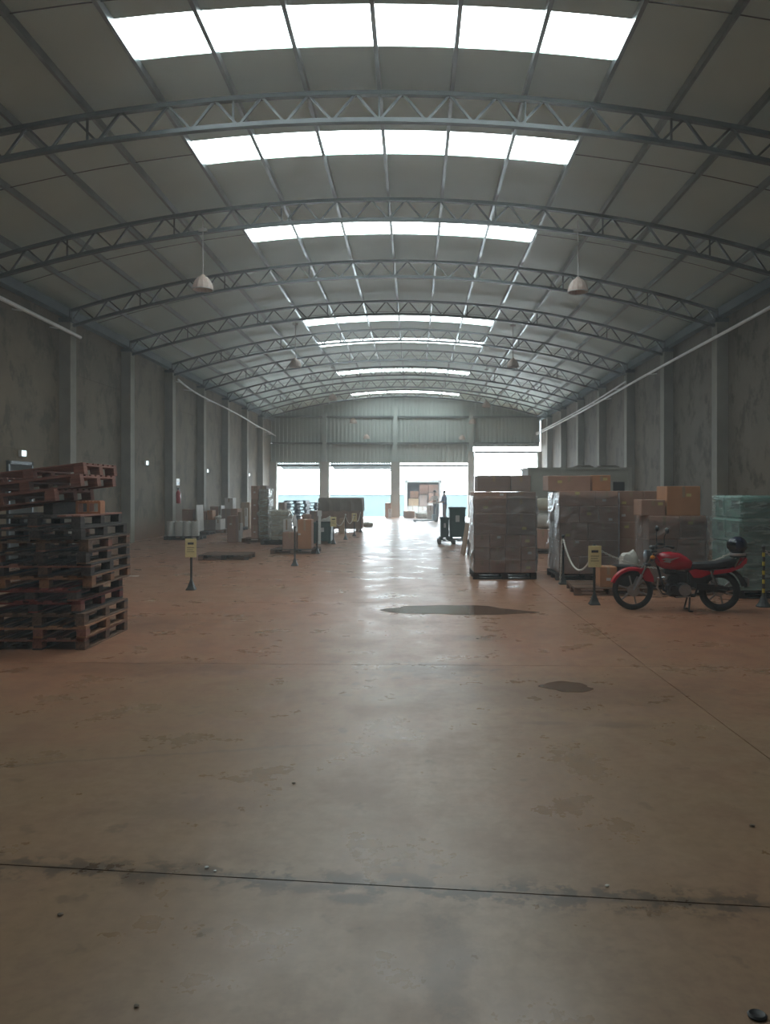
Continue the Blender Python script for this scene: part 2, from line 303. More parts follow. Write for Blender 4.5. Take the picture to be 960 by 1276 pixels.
# ------------------------------------------------------------------ mesh helpers
class MB:
    def __init__(s): s.bm = bmesh.new()
    def box(s, x0, x1, y0, y1, z0, z1, bev=0, m=None):
        v = bmesh.ops.create_cube(s.bm, size=1)['verts']
        for q in v:
            q.co = Vector((x0 + (q.co.x + .5) * (x1 - x0), y0 + (q.co.y + .5) * (y1 - y0), z0 + (q.co.z + .5) * (z1 - z0)))
        if bev:
            es = list({e for q in v for e in q.link_edges})
            g = bmesh.ops.bevel(s.bm, geom=es, offset=bev, segments=1, affect='EDGES', profile=.5); v = g['verts']
        if m is not None:
            bmesh.ops.transform(s.bm, matrix=m, verts=list({q for q in v if q.is_valid}))
        return s
    def bar(s, a, b, w, h, up=(0, 0, 1)):      # rectangular bar from a to b
        a, b = Vector(a), Vector(b); d = (b - a); l = d.length; d.normalize()
        u = Vector(up)
        if abs(u.dot(d)) > .98: u = Vector((1, 0, 0))
        sd = d.cross(u).normalized(); u2 = sd.cross(d).normalized()
        vs = []
        for p in (a, b):
            for (i, j) in ((-1, -1), (1, -1), (1, 1), (-1, 1)): vs.append(s.bm.verts.new(p + sd * (i * w / 2) + u2 * (j * h / 2)))
        for f in ((3, 2, 1, 0), (4, 5, 6, 7), (0, 1, 5, 4), (1, 2, 6, 5), (2, 3, 7, 6), (3, 0, 4, 7)): s.bm.faces.new([vs[k] for k in f])
        return s
    def tube(s, pts, r, n=8, closed=False, cap=True):
        pts = [Vector(p) for p in pts]; k = len(pts); rs = r if isinstance(r, (list, tuple)) else [r] * k
        rings = []; prev = None
        for i, p in enumerate(pts):
            if closed: t = pts[(i + 1) % k] - pts[i - 1]
            else: t = pts[min(i + 1, k - 1)] - pts[max(i - 1, 0)]
            t.normalize()
            if prev is None:
                u = Vector((0, 0, 1)) if abs(t.z) < .9 else Vector((1, 0, 0))
                u = (u - t * u.dot(t)).normalized()
            else: u = (prev - t * prev.dot(t)).normalized()
            prev = u; v = t.cross(u)
            rings.append([s.bm.verts.new(p + (u * math.cos(2 * math.pi * j / n) + v * math.sin(2 * math.pi * j / n)) * rs[i]) for j in range(n)])
        m = k if closed else k - 1
        for i in range(m):
            A, B = rings[i], rings[(i + 1) % k]
            for j in range(n): s.bm.faces.new((A[j], A[(j + 1) % n], B[(j + 1) % n], B[j]))
        if cap and not closed:
            s.bm.faces.new(rings[0][::-1]); s.bm.faces.new(rings[-1])
        return s
    def lathe(s, prof, n=20, c=(0, 0, 0), m=None, close=True):   # prof: (radius, z)
        rings = []; new = []
        for (r, z) in prof:
            ring = [s.bm.verts.new((c[0] + r * math.cos(2 * math.pi * j / n), c[1] + r * math.sin(2 * math.pi * j / n), c[2] + z)) for j in range(n)]
            rings.append(ring); new += ring
        for A, B in zip(rings, rings[1:]):
            for j in range(n): s.bm.faces.new((A[j], A[(j + 1) % n], B[(j + 1) % n], B[j]))
        if close:
            s.bm.faces.new(rings[0][::-1]); s.bm.faces.new(rings[-1])
        if m is not None: bmesh.ops.transform(s.bm, matrix=m, verts=new)
        return s
    def loft(s, secs, cap=True):               # list of equal-length closed point loops
        rings = [[s.bm.verts.new(p) for p in sec] for sec in secs]; n = len(rings[0])
        for A, B in zip(rings, rings[1:]):
            for j in range(n): s.bm.faces.new((A[j], A[(j + 1) % n], B[(j + 1) % n], B[j]))
        if cap:
            s.bm.faces.new(rings[0][::-1]); s.bm.faces.new(rings[-1])
        return s
    def prism(s, poly, axis, a, b):             # extrude a polygon of (p, q) along an axis
        def P(p, q, t): return {'y': (p, t, q), 'x': (t, p, q), 'z': (p, q, t)}[axis]
        A = [s.bm.verts.new(P(p, q, a)) for p, q in poly]; B = [s.bm.verts.new(P(p, q, b)) for p, q in poly]; n = len(poly)
        for j in range(n): s.bm.faces.new((A[j], A[(j + 1) % n], B[(j + 1) % n], B[j]))
        s.bm.faces.new(A[::-1]); s.bm.faces.new(B)
        return s
    def ball(s, c, r, sc=(1, 1, 1), u=14, v=10):
        q = bmesh.ops.create_uvsphere(s.bm, u_segments=u, v_segments=v, radius=r)['verts']
        for p in q: p.co = Vector((c[0] + p.co.x * sc[0], c[1] + p.co.y * sc[1], c[2] + p.co.z * sc[2]))
        return s
    def mesh(s, name, material, smooth=False):
        bmesh.ops.recalc_face_normals(s.bm, faces=s.bm.faces)
        me = bpy.data.meshes.new(name); s.bm.to_mesh(me); s.bm.free()
        me.materials.append(MT[material] if isinstance(material, str) else material)
        if smooth:
            me.polygons.foreach_set('use_smooth', [True] * len(me.polygons))
            try: me.set_sharp_from_angle(angle=R(40))
            except Exception: pass
        return me
    def obj(s, name, material, parent=None, smooth=False): return link(name, s.mesh(name, material, smooth), parent)
def link(name, me, parent=None, loc=None, rot=None):
    o = bpy.data.objects.new(name, me); col.objects.link(o); o.parent = parent
    if loc is not None: o.location = loc
    if rot is not None: o.rotation_euler = rot
    return o
def tag(o, label=None, cat=None, group=None, kind=None):
    if label: o['label'] = label
    if cat: o['category'] = cat
    if group: o['group'] = group
    if kind: o['kind'] = kind
    return o
def thing(name, label, cat, loc=(0, 0, 0), rz=0, group=None):
    o = bpy.data.objects.new(name, None); col.objects.link(o); o.empty_display_size = .1
    o.location = loc; o.rotation_euler = (0, 0, rz)
    return tag(o, label, cat, group)
ORD = ['first', 'second', 'third', 'fourth', 'fifth', 'sixth', 'seventh', 'eighth', 'ninth', 'tenth', 'eleventh', 'twelfth', 'thirteenth', 'fourteenth', 'fifteenth']

# ------------------------------------------------------------------ the setting
# floor: concrete slabs with recessed joints
fl = MB().box(XL - .3, XR + .3, YF - .3, YB + .6, -.3, -.02).obj('floor', 'joint'); tag(fl, kind='structure', label='red-dusted polished concrete floor of the hall')
xj = [XL - .3, -6.6, 2.2, 6.6, XR + .3]
yj = [(YF - .3, 0), (-.95, 0), (3.215, -.108), (7.35, -.03)] + [(11.5 + 4.2 * i, 0) for i in range(9)] + [(YB + .6, 0)]
GP = .004
for i in range(len(xj) - 1):
    for j in range(len(yj) - 1):
        x0, x1 = xj[i] + GP, xj[i + 1] - GP
        (a, sa), (b2, sb) = yj[j], yj[j + 1]
        poly = [(x0, a + sa * x0 + GP), (x1, a + sa * x1 + GP), (x1, b2 + sb * x1 - GP), (x0, b2 + sb * x0 - GP)]
        MB().prism(poly, 'z', -.1, 0).obj('floor_slab', 'floor', fl)

# roof
SKYS = [10.5, 14.0, 18.5, 28.1, 32.25, 40.1, 48.8]
SKL = .95; PS = 1.13
SKW = PS * 3
behind = [5.4]
def roof_mesh():
    mb = MB(); bm = mb.bm
    xs = [XL - .3] + [XC + PS * (k / 2) for k in range(-15, 16)] + [XR + .3]
    ys = sorted([YF - .3, YB + .3] + [y + s * SKL / 2 for y in SKYS + behind for s in (-1, 1)])
    T = .05
    def arcx(x): return arc(max(XL, min(XR, x)))
    lo = {}; hi = {}
    for i, x in enumerate(xs):
        for j, y in enumerate(ys):
            lo[i, j] = bm.verts.new((x, y, arcx(x))); hi[i, j] = bm.verts.new((x, y, arcx(x) + T))
    def hole(i, j):
        if not (0 <= i < len(xs) - 1 and 0 <= j < len(ys) - 1): return True
        xm = (xs[i] + xs[i + 1]) / 2; ym = (ys[j] + ys[j + 1]) / 2
        return abs(xm - XC) < SKW and any(abs(ym - y) < SKL / 2 for y in SKYS + behind)
    for i in range(len(xs) - 1):
        for j in range(len(ys) - 1):
            if hole(i, j): continue
            bm.faces.new((lo[i, j], lo[i, j + 1], lo[i + 1, j + 1], lo[i + 1, j])); bm.faces.new((hi[i, j], hi[i + 1, j], hi[i + 1, j + 1], hi[i, j + 1]))
            for (di, dj, p, q) in ((-1, 0, (i, j), (i, j + 1)), (1, 0, (i + 1, j), (i + 1, j + 1)), (0, -1, (i, j), (i + 1, j)), (0, 1, (i, j + 1), (i + 1, j + 1))):
                if hole(i + di, j + dj): bm.faces.new((lo[p], lo[q], hi[q], hi[p]))
    return mb
ceil = roof_mesh().obj('ceiling', 'roof'); tag(ceil, kind='structure', label='curved grey sheet-metal roof of the hall')
for k in range(-7, 8):
    x = XC + PS * k
    if abs(x - XC) > HALF - .3: continue
    z = arc(x)
    MB().box(x - .03, x + .03, YF, YB, z - .13, z - .005).obj('purlin', 'purlin', ceil)
for j in range(3, 13):                      # thin sag rods half-way along each bay
    y = 20.4 + BAY * (j - 5.5)
    if y > YB: break
    MB().tube([(XC + HALF * t / 12 * .99, y, arc(XC + HALF * t / 12 * .99) - .05) for t in range(-12, 13)], .009, 5).obj('sag_rod', 'steel', ceil)
for n, y in enumerate(SKYS + behind):
    w_ = bpy.data.objects.new('window_%d' % (n + 1), None); col.objects.link(w_); w_.location = (XC, y, arc(XC))
    tag(w_, kind='structure', label='translucent skylight strip across the roof')
    for k in range(6):
        x0 = XC + PS * (k - 3) + .012; x1 = XC + PS * (k - 2) - .012; xm = (x0 + x1) / 2
        mb = MB(); pr = [(x0 - XC, arc(x0) - arc(XC) + .01), (xm - XC, arc(xm) - arc(XC) + .01), (x1 - XC, arc(x1) - arc(XC) + .01)]
        mb.prism(pr + [(p, q + .02) for p, q in pr[::-1]], 'y', -SKL / 2 + .01, SKL / 2 - .01).obj('pane', 'pane', w_)

# side walls: pillars with stacked concrete panels between them
KS = list(range(-6, 8))
def side_wall(side):
    left = side == 'left'
    x = XL if left else XR; s = 1 if left else -1
    m = 'wall_l' if left else 'wall_r'
    wl = MB().box(min(x - s * .3, x - s * .12), max(x - s * .3, x - s * .12), YF, YB, -.1, arc(x) + .1).obj('wall_' + side, m)
    tag(wl, kind='structure', label='stained concrete side wall, ' + side)
    rows = [(0, 2.7), (2.704, 4.9), (4.904, arc(x) - .02)]
    for k in KS[:-1]:
        y0 = 20.4 + BAY * k; y1 = y0 + BAY
        for (z0, z1) in rows:
            dx = random.uniform(0, .012)
            MB().box(min(x - s * .14, x + s * (dx - .012)), max(x - s * .14, x + s * (dx - .012)), y0 + .002, y1 - .002, z0 - .001, z1 + .001).obj('wall_panel', m, wl)
    for k in KS[:-1]:
        y0 = 20.4 + BAY * k
        p = MB().box(min(x, x + s * .30), max(x, x + s * .30), y0, y0 + .36, 0, 6.15).obj('pillar', 'column', wl)
        MB().box(min(x, x + s * .36), max(x, x + s * .36), y0 - .05, y0 + .41, 6.15, 6.25).obj('bearing_plate', 'steel', p)
    return wl
wall_l = side_wall('left'); wall_r = side_wall('right')
for nm, s, x in (('trim_1', 1, XL), ('trim_2', -1, XR)):
    e = MB().box(min(x, x + s * .22), max(x, x + s * .22), YF, YB - .02, arc(x) - .28, arc(x) - .04).obj(nm, 'eave')
    tag(e, kind='structure', label='blue-grey steel eave beam along the wall top')
wf = MB().box(XL, XR, YF - .2, YF, 0, CROWN - .1).obj('wall_front', 'wall_r'); tag(wf, kind='structure', label='end wall behind the viewer')

# far end wall: corrugated cladding, girts, columns, four openings
wb = bpy.data.objects.new('wall_back', None); col.objects.link(wb); wb.location = (0, YB, 0)
tag(wb, kind='structure', label='far end wall of ribbed metal cladding over loading openings')
def clad(x0, x1, z0, z1):
    mb = MB(); bm = mb.bm; n = max(4, int((x1 - x0) / .25)); prof = []
    for i in range(n):
        a = x0 + (x1 - x0) * i / n; p = (x1 - x0) / n
        prof += [(a, 0), (a + p * .5, 0), (a + p * .6, .035), (a + p * .9, .035)]
    prof.append((x1, 0))
    def zt(x): return min(z1, arc(x) - .01)
    for dy in (0, .03):
        pts = [(bm.verts.new((x, y + dy, z0)), bm.verts.new((x, y + dy, zt(x)))) for x, y in prof]
        for A, B in zip(pts, pts[1:]): bm.faces.new((A[0], B[0], B[1], A[1]))
    return mb
colx = [XL, -5.86, -1.21, 3.75, XR]
rows_b = [(3.55, 4.85), (4.86, 6.58), (6.59, 9)]
for i in range(4):
    for (z0, z1) in rows_b:
        if i == 3: z0 = max(z0, 4.62)
        if z1 - z0 < .3: z1 = z0 + .24
        clad(colx[i] - (.12 if i == 0 else .002), colx[i + 1] + ((-.06 if z0 < 4.8 else -.02 if z0 < 5 else .1) if i == 3 else .002), z0, z1).obj('cladding_panel', 'cladding', wb)
    for zg in (4.85, 6.58):
        if i == 3 and zg < 5: zg = 4.85
        MB().box(colx[i] + .1, colx[i + 1] - .1, -.16, -.01, zg - .06, zg + .06).obj('girt', 'girt', wb)
    zl = 4.28 if i == 3 else 3.38
    MB().box(colx[i] + .25, colx[i + 1] - .2, -.06, .1, zl - .08, zl + .06).obj('door_head', 'girt', wb)
for i, x in enumerate(colx):
    wl_ = .30 if 0 < i < 3 else .20
    if i == 0: a, b2 = x, x + .42
    elif i == 4: a, b2 = x - .25, x
    else: a, b2 = x - wl_, x + wl_
    c = MB().box(a, b2, -.45, .12, 0, 3.62 if i < 3 else 4.3).obj('column', 'endcol', wb)
    if 0 < i < 4: MB().box(x - .13, x + .13, -.3, -.02, (3.62 if i < 3 else 4.3), arc(x) - .7).obj('steel_post', 'cladding', c)

# roof trusses
def truss(k, order):
    y = 20.4 + BAY * k + .18
    t = thing('roof_truss', '%s curved steel lattice roof truss counted from the viewer' % order, 'truss', (0, y, 0), 0, 'curved roof trusses')
    zt = lambda x: arc(x) - .185
    dep = lambda x: .42
    zb = lambda x: arc(x) - .185 - .42
    n = 48; x0, x1 = XL + .14, XR - .14
    xs = [x0 + (x1 - x0) * i / n for i in range(n + 1)]
    for nm, f in (('top_chord', zt), ('bottom_chord', zb)):
        secs = []
        for x in xs:
            z = f(x); secs.append([(x, -.05, z - .033), (x, .05, z - .033), (x, .05, z + .033), (x, -.05, z + .033)])
        MB().loft(secs).obj(nm, 'steel', t)
    for i in range(n):
        a, b = xs[i], xs[i + 1]
        p, q = ((a, 0, zb(a)), (b, 0, zt(b))) if i % 2 == 0 else ((a, 0, zt(a)), (b, 0, zb(b)))
        MB().bar(p, q, .035, .035, (0, 1, 0)).obj('web_member', 'steel', t)
    for x in [XC + PS * kk for kk in range(-6, 7, 2)]:
        MB().bar((x, 0, zb(x)), (x, 0, zt(x)), .03, .03, (0, 1, 0)).obj('web_post', 'steel', t)
    for x in (x0 + .04, x1 - .04): MB().box(x - .06, x + .06, -.07, .07, 6.25 if abs(x) < 0 else zb(x) - .04, zt(x) + .04).obj('end_plate', 'steel', t)
for n, k in enumerate(range(-2, 7)): truss(k, ORD[n])

# exterior seen through the openings
yg = MB().box(-60, 60, YB + .6, 140, -1.4, -1.2).obj('yard_ground', 'yard'); tag(yg, 'pale concrete loading yard outside the openings', kind='structure')
yw = MB().box(-60, 60, 74, 74.3, -1.2, 1.34).obj('yard_wall', 'aqua')
MB().box(-60, 60, 73.95, 74.35, 1.34, 1.42).obj('coping', 'aqua', yw)
tag(yw, 'long pale aqua boundary wall across the yard', kind='structure')

def awning(x0, x1, label):
    t = thing('awning', label, 'awning', ((x0 + x1) / 2, YB + .3, 3.5), 0, 'awnings over the loading openings')
    hw = (x1 - x0) / 2; mb = MB(); n = int(hw * 2 / .16)
    lo = []
    for i in range(n * 2 + 1):
        x = -hw + 2 * hw * i / (n * 2); d = .05 if i % 2 else 0
        lo.append([(x, 0, .02 + d), (x, 2.6, -.30 + d), (x, 2.6, -.28 + d), (x, 0, .04 + d)])
    mb.loft(lo).obj('corrugated_sheet', 'awning', t)
    for yy, zz in ((.1, -.06), (1.3, -.21), (2.5, -.36)): MB().box(-hw, hw, yy - .03, yy + .03, zz - .05, zz + .03).obj('rail', 'girt', t)
    for xx in (-hw + .05, 0, hw - .05): MB().bar((xx, -.30, -.02), (xx, 2.55, -.35), .05, .06).obj('bracket', 'girt', t)
awning(-9.0, -6.2, 'grey corrugated awning outside the leftmost loading opening')
awning(-5.5, -1.55, 'grey corrugated awning outside opening behind the tarp-covered crate')

# thin dust haze hanging in the hall
HAZE = .007
hm = bpy.data.materials.new('dust_haze'); N_, L_ = nodes_of(hm); N_.remove(N_['Principled BSDF'])
vsn = N_.new('ShaderNodeVolumeScatter'); vsn.inputs['Color'].default_value = (.94, .975, .97, 1); vsn.inputs['Density'].default_value = HAZE; vsn.inputs['Anisotropy'].default_value = .35
L_.new(vsn.outputs[0], N_['Material Output'].inputs['Volume'])
MT['haze'] = hm
hz = MB().box(XL - .05, XR + .05, YF - .1, YB - .02, -.05, CROWN + .1).obj('dust_haze', 'haze'); tag(hz, 'thin dusty haze filling the hall', 'haze', kind='stuff')

# ------------------------------------------------------------------ fixtures
def pendant(u, v, y, rtop, label):
    x = XA(u, y); z = ZA(v, y)
    t = thing('pendant_lamp', label, 'lamp', (x, y, z), 0, 'bell-shaped pendant lamps')
    mb = MB(); bm = mb.bm; n = 24
    prof = [(.21, -.15), (.205, -.09), (.185, -.02), (.15, .05), (.10, .105), (.05, .13)]
    rings = []
    for r, zz in prof: rings.append([bm.verts.new((r * (1 + .03 * (j % 2)) * math.cos(2 * math.pi * j / n), r * (1 + .03 * (j % 2)) * math.sin(2 * math.pi * j / n), zz)) for j in range(n)])
    inner = [[bm.verts.new((r * .94 * math.cos(2 * math.pi * j / n), r * .94 * math.sin(2 * math.pi * j / n), zz - .003)) for j in range(n)] for r, zz in prof]
    for S in (rings, inner):
        for A, B in zip(S, S[1:]):
            for j in range(n): bm.faces.new((A[j], A[(j + 1) % n], B[(j + 1) % n], B[j]))
    for j in range(n): bm.faces.new((rings[0][j], rings[0][(j + 1) % n], inner[0][(j + 1) % n], inner[0][j]))
    sh = mb.obj('shade', 'lamp_shade', t)
    MB().lathe([(.205, -.16), (.222, -.158), (.222, -.145), (.205, -.143)], 24, close=False).obj('rim', 'lamp_rod', sh, True)
    MB().lathe([(.055, .12), (.05, .145), (.03, .165), (.012, .17)], 14).obj('cap', 'lamp_shade', t, True)
    MB().ball((0, 0, -.02), .055, (1, 1, 1.4)).obj('bulb', 'white', t, True)
    zr = arc(x) - z + .02
    if rtop: zr = arc(x) - .18 - .42 - z + .22
    MB().tube([(0, 0, .16), (0, 0, zr)], .012, 8).obj('rod', 'lamp_rod', t)
    MB().box(-.09, .09, -.03, .05 if rtop else .03, zr - .24, zr - .18).obj('bracket', 'lamp_rod', t)
pendant(253, 352, 16.16, 1, 'large bell lamp hanging at left, nearest the viewer')
pendant(720.5, 355, 16.16, 1, 'large bell lamp hanging at right, nearest the viewer')
pendant(368.3, 452, 27.2, 0, 'rusty bell lamp hanging at left, second from the viewer')
pendant(639.5, 452, 27.2, 0, 'rusty bell lamp hanging at right, second from the viewer')
pendant(415, 494.5, 37.0, 0, 'small-looking bell lamp hanging at left, third from the viewer')
pendant(606.5, 503.5, 37.0, 0, 'small-looking bell lamp hanging at right, third from the viewer')
pendant(440.5, 524, 44.2, 0, 'bell lamp at left, fourth away, before the end wall')
pendant(589, 524.5, 44.2, 0, 'bell lamp at right, fourth away, before the end wall')
pendant(457, 544, 49.4, 0, 'farthest bell lamp at left, close against the end wall')
pendant(576, 545, 49.4, 0, 'farthest bell lamp at right, close against the end wall')

def pipe(pts, r, label, name='conduit_pipe', brackets=True, wallx=None):
    o = thing(name, label, 'pipe', pts[0]); b = Vector(pts[0])
    q = [Vector(p) - b for p in pts]
    # smooth a little
    for _ in range(2):
        n = [q[0]]
        for a, c in zip(q, q[1:]): n += [a * .75 + c * .25, a * .25 + c * .75]
        n.append(q[-1]); q = n
    MB().tube(q, r, 8).obj('pipe', 'pipe', o, True)
    if wallx is not None:
        for i in range(1, len(pts)):
            p = (Vector(pts[i]) * .5 + Vector(pts[i - 1]) * .5) - b
            if ((p.y + b.y - 20.4) % BAY) < .40: continue
            MB().bar(p + Vector((0, 0, .02)), (wallx + (.012 if wallx < 0 else -.012) - b.x, p.y, p.z + .08), .03, .03).obj('bracket', 'pipe', o)
pipe([(-8.97, 14.5, 5.88), (-8.97, 17, 5.85), (-8.97, 19, 5.83), (-8.97, 20.7, 5.80)], .05, 'thick grey pipe high on left wall nearest the viewer', wallx=XL)
pipe([(-8.97, 29.3, 5.93), (-8.97, 30.3, 5.80), (-8.97, 32.6, 5.68), (-8.97, 36.5, 5.66), (-8.97, 40.6, 5.58), (-8.97, 44, 5.42), (-8.97, 47, 5.40), (-8.97, 49.9, 5.28)], .035, 'sagging pale hose along far part of left wall', wallx=XL)
pipe([(7.90, 14.5, 5.78), (7.90, 17.4, 5.73), (7.90, 23.9, 5.66), (7.90, 28.8, 5.58), (7.90, 36.1, 5.43), (7.90, 42, 5.38), (7.90, 49.4, 5.33)], .042, 'long pale pipe along the right wall, the lower one', wallx=XR)
pipe([(7.85, 28.6, 5.74), (7.85, 32.5, 5.60), (7.85, 36.1, 5.53), (7.85, 42, 5.47), (7.85, 49.4, 5.42)], .032, 'thinner pale pipe above the long one, far right wall', wallx=XR)

def emergency(y, z, label):
    t = thing('emergency_light', label, 'light', (XL + .02, y, z), 0, 'emergency lights on the left wall')
    MB().box(-.02, .06, -.11, .11, -.08, .08, .01).obj('housing', 'white', t)
    MB().box(.06, .075, -.095, .095, -.065, .065).obj('lit_panel', 'glow', t)
emergency(18.4, 2.57, 'glowing emergency light above the dark door on left wall')
emergency(26.9, 2.66, 'glowing emergency light in wall bay before the fire extinguisher')
emergency(34.8, 2.60, 'glowing emergency light second farthest along the left wall')
emergency(43.6, 2.62, 'farthest glowing emergency light along the left wall')
d = thing('door_1', None, None, (XL, 18.35, 0)); tag(d, 'dark grey steel door in the left wall', kind='structure')
MB().box(-.01, .03, -.5, .5, .01, 2.3).obj('leaf', 'door', d)
MB().box(-.01, .05, -.58, -.5, 0, 2.38).box(-.01, .05, .5, .58, 0, 2.38).box(-.01, .05, -.58, .58, 2.3, 2.38).obj('frame', 'steel', d)
MB().tube([(.03, .4, 1.05), (.08, .4, 1.05), (.08, .28, 1.05)], .012).obj('handle', 'chrome', d)

ye = 29.2
t = thing('fire_extinguisher', 'red fire extinguisher hung on a left wall pillar', 'extinguisher', (XL + .28, ye + .55, 1.2))
MB().lathe([(.05, -.0), (.085, .02), (.09, .05), (.09, .40), (.07, .46), (.03, .50), (.03, .54)], 16, (0.02, 0, 0)).obj('cylinder', 'red2', t, True)
MB().box(-.02, .06, -.02, .02, .54, .60, .005).bar((.02, -.02, .60), (.02, -.16, .63), .02, .02).obj('valve', 'black', t)
MB().tube([(.02, .03, .57), (.04, .10, .5), (.05, .12, .3), (.05, .115, .1)], .012).obj('hose', 'black', t, True)
MB().box(-.28, -.06, -.03, .03, .30, .36).obj('hanger', 'steel', t)
t = thing('extinguisher_sign', 'white and blue sign plate above the fire extinguisher', 'sign', (XL + .31, ye + .35, 2.0))
MB().box(-.02, .01, -.12, .30, -.1, .16).obj('plate', 'white', t); MB().box(.01, .014, -.08, .26, -.05, .02).obj('symbol', 'jack', t)
t = thing('daylight_dot', 'small white box added for a daylight dot at hose end', 'box', (XL + .075, 49.6, 5.42))  # white box added to stand in for a dot of leaking daylight
MB().box(-.08, .08, -.08, .08, -.1, .1, .015).obj('case', 'white', t); MB().box(-.06, .06, -.09, -.08, -.08, .08).obj('cover', 'white', t)

# ------------------------------------------------------------------ wooden pallets
PL, PW, PH = 1.2, 1.0, .127
PMESH = {}
def pallet_meshes(m):
    if m in PMESH: return PMESH[m]
    d = {'deck_board': MB().box(-PL / 2, PL / 2, -.046, .046, -.009, .009, .002).mesh('deck_board', m),
         'cross_board': MB().box(-.05, .05, -PW / 2, PW / 2, -.01, .01, .002).mesh('cross_board', m),
         'block': MB().box(-.055, .055, -.05, .05, -.0355, .0355, .003).mesh('block', m),
         'bottom_board': MB().box(-PL / 2, PL / 2, -.05, .05, -.009, .009, .002).mesh('bottom_board', m)}
    PMESH[m] = d; return d
def pallet(loc, rot, label, m='wood', group=None, mix=None, full=True):
    t = thing('wooden_pallet', label, 'pallet', loc, 0, group); t.rotation_euler = rot
    P = lambda part: pallet_meshes(random.choice(mix) if mix and random.random() < .35 else m)[part]
    for i in range(7): link('deck_board', P('deck_board'), t, (0, -PW / 2 + .046 + i * (PW - .092) / 6, PH - .009), (0, 0, random.uniform(-.004, .004)))
    for x in (-.55, 0, .55): link('cross_board', P('cross_board'), t, (x, 0, PH - .028))
    for y in (-.45, 0, .45):
        link('bottom_board', P('bottom_board'), t, (0, y, .009))
        for x in (-.545, 0, .545): link('block', P('block'), t, (x, y, .0535))
    return t
# the tall stack at left: right flank near x = -3.45
sx, sy = -3.93, 8.63
offs = [(0, 0, 0, 'wood'), (.01, -.02, .6, 'wood_orange'), (.0, .0, -.4, 'wood'), (-.06, .02, .5, 'wood_red'), (-.07, .0, -1.2, 'wood_red'), (.03, .05, 1.6, 'wood_orange'),
        (.03, .03, 1.2, 'wood_grey'), (.02, .0, -.8, 'wood_grey'), (.02, .02, .5, 'wood'), (-.01, -.02, -1.5, 'wood_grey'), (-.06, .0, 1.0, 'wood_grey')]
adj = ['dark brown', 'orange-brown', 'brown', 'red', 'red-ended', 'orange-tinged', 'grey', 'weathered grey', 'rosy brown', 'dark grey', 'blackened']
z = 0
for i, (dx, dy, a, m) in enumerate(offs):
    pallet((sx + dx, sy + dy, z), (0, 0, R(90 + a)), '%s wooden pallet, %s from the floor in the tall left stack' % (adj[i], ORD[i]), m, 'pallets in the tall stack', ['wood', 'wood_rose', 'wood_grey'])
    z += PH + .001
tl = R(-7.0); ca, sa_ = math.cos(tl), -math.sin(tl)
def tilted(xr, yy, zr, rz, label):           # xr, zr: lower right edge
    pallet((xr - PL / 2 * ca, yy, zr - PL / 2 * sa_), (0, tl, rz), label, 'wood_rose', 'pallets in the tall stack')
tilted(-3.78, 8.62, z + .150, 0, 'tilted rosy pallet under the two topmost on the tall stack')
tilted(-3.56, 8.72, z + .150 + .22 * sa_ + PH + .004, R(.5), 'tilted rosy pallet below the topmost on the tall stack')
tilted(-3.58, 8.82, z + .150 + .20 * sa_ + PH * 2 + .008, R(1.5), 'topmost tilted rosy pallet on the tall left stack')
o = MB().box(-.05, .05, -.45, .45, 0, .12, .004).box(-.045, .045, -.4, .4, .12, .124).obj('wood_offcut', 'wood_grey'); o.location = (-3.88, 8.62, z); tag(o, 'dark timber offcut propping up the tilted pallets', 'timber')
# hollow clay block on the stack
t = thing('clay_block', 'orange hollow terracotta block on the pallet stack', 'brick', (-3.62, 8.62, z), R(8))
mb = MB()
for (a, b2, c, e) in ((-.13, .13, 0, .02), (-.13, .13, .115, .135), (-.13, -.105, .02, .115), (.105, .13, .02, .115), (-.0125, .0125, .02, .115)): mb.box(a, b2, -.1, .1, c, e)
mb.obj('hollow_body', 'clay', t)
for i in range(7): MB().box(-.125 + i * .037, -.103 + i * .037, -.1, .1, .135, .145).obj('rib', 'clay', t)
p = G(279, 698)
pallet((p[0] - .02, p[1] + .45, 0), (0, 0, R(2)), 'single empty pallet lying alone on the floor', 'wood', None, ['wood_grey'])

# ------------------------------------------------------------------ cartons and wrapped stacks
CM = {}
def carton(x0, x1, y0, y1, z0, z1, label, m='carton', group=None, sticker=None, tape=True, rz=0, parent_group=None):
    g = .006
    w_, d_, h_ = x1 - x0 - g, y1 - y0 - g, z1 - z0 - .002
    t = thing('carton', label, 'carton', ((x0 + x1) / 2, (y0 + y1) / 2, z0), rz, group)
    key = (round(w_, 3), round(d_, 3), round(h_, 3), m)
    if key not in CM:
        mb = MB(); mb.box(-w_ / 2, w_ / 2, -d_ / 2, d_ / 2, 0, h_, min(.008, h_ * .05)); CM[key] = mb.mesh('board', m)
    link('board', CM[key], t)
    if tape:
        MB().box(-.025, .025, -d_ / 2 - .0015, -d_ / 2 + .001, h_ * .62, h_ - .008).box(-.025, .025, -d_ / 2 + .01, d_ / 2 - .01, h_ - .001, h_ + .0015).obj('tape', 'tape', t)
    if sticker:
        fx, fz, mm = sticker
        sw, sh = (.085, .05) if mm == 'sticker' else (.07, .045)
        cx = -w_ / 2 + w_ * fx; cz = h_ * fz
        MB().box(cx - sw / 2, cx + sw / 2, -d_ / 2 - .003, -d_ / 2 + .001, cz - sh / 2, cz + sh / 2).obj('sticker', mm, t)
    return t
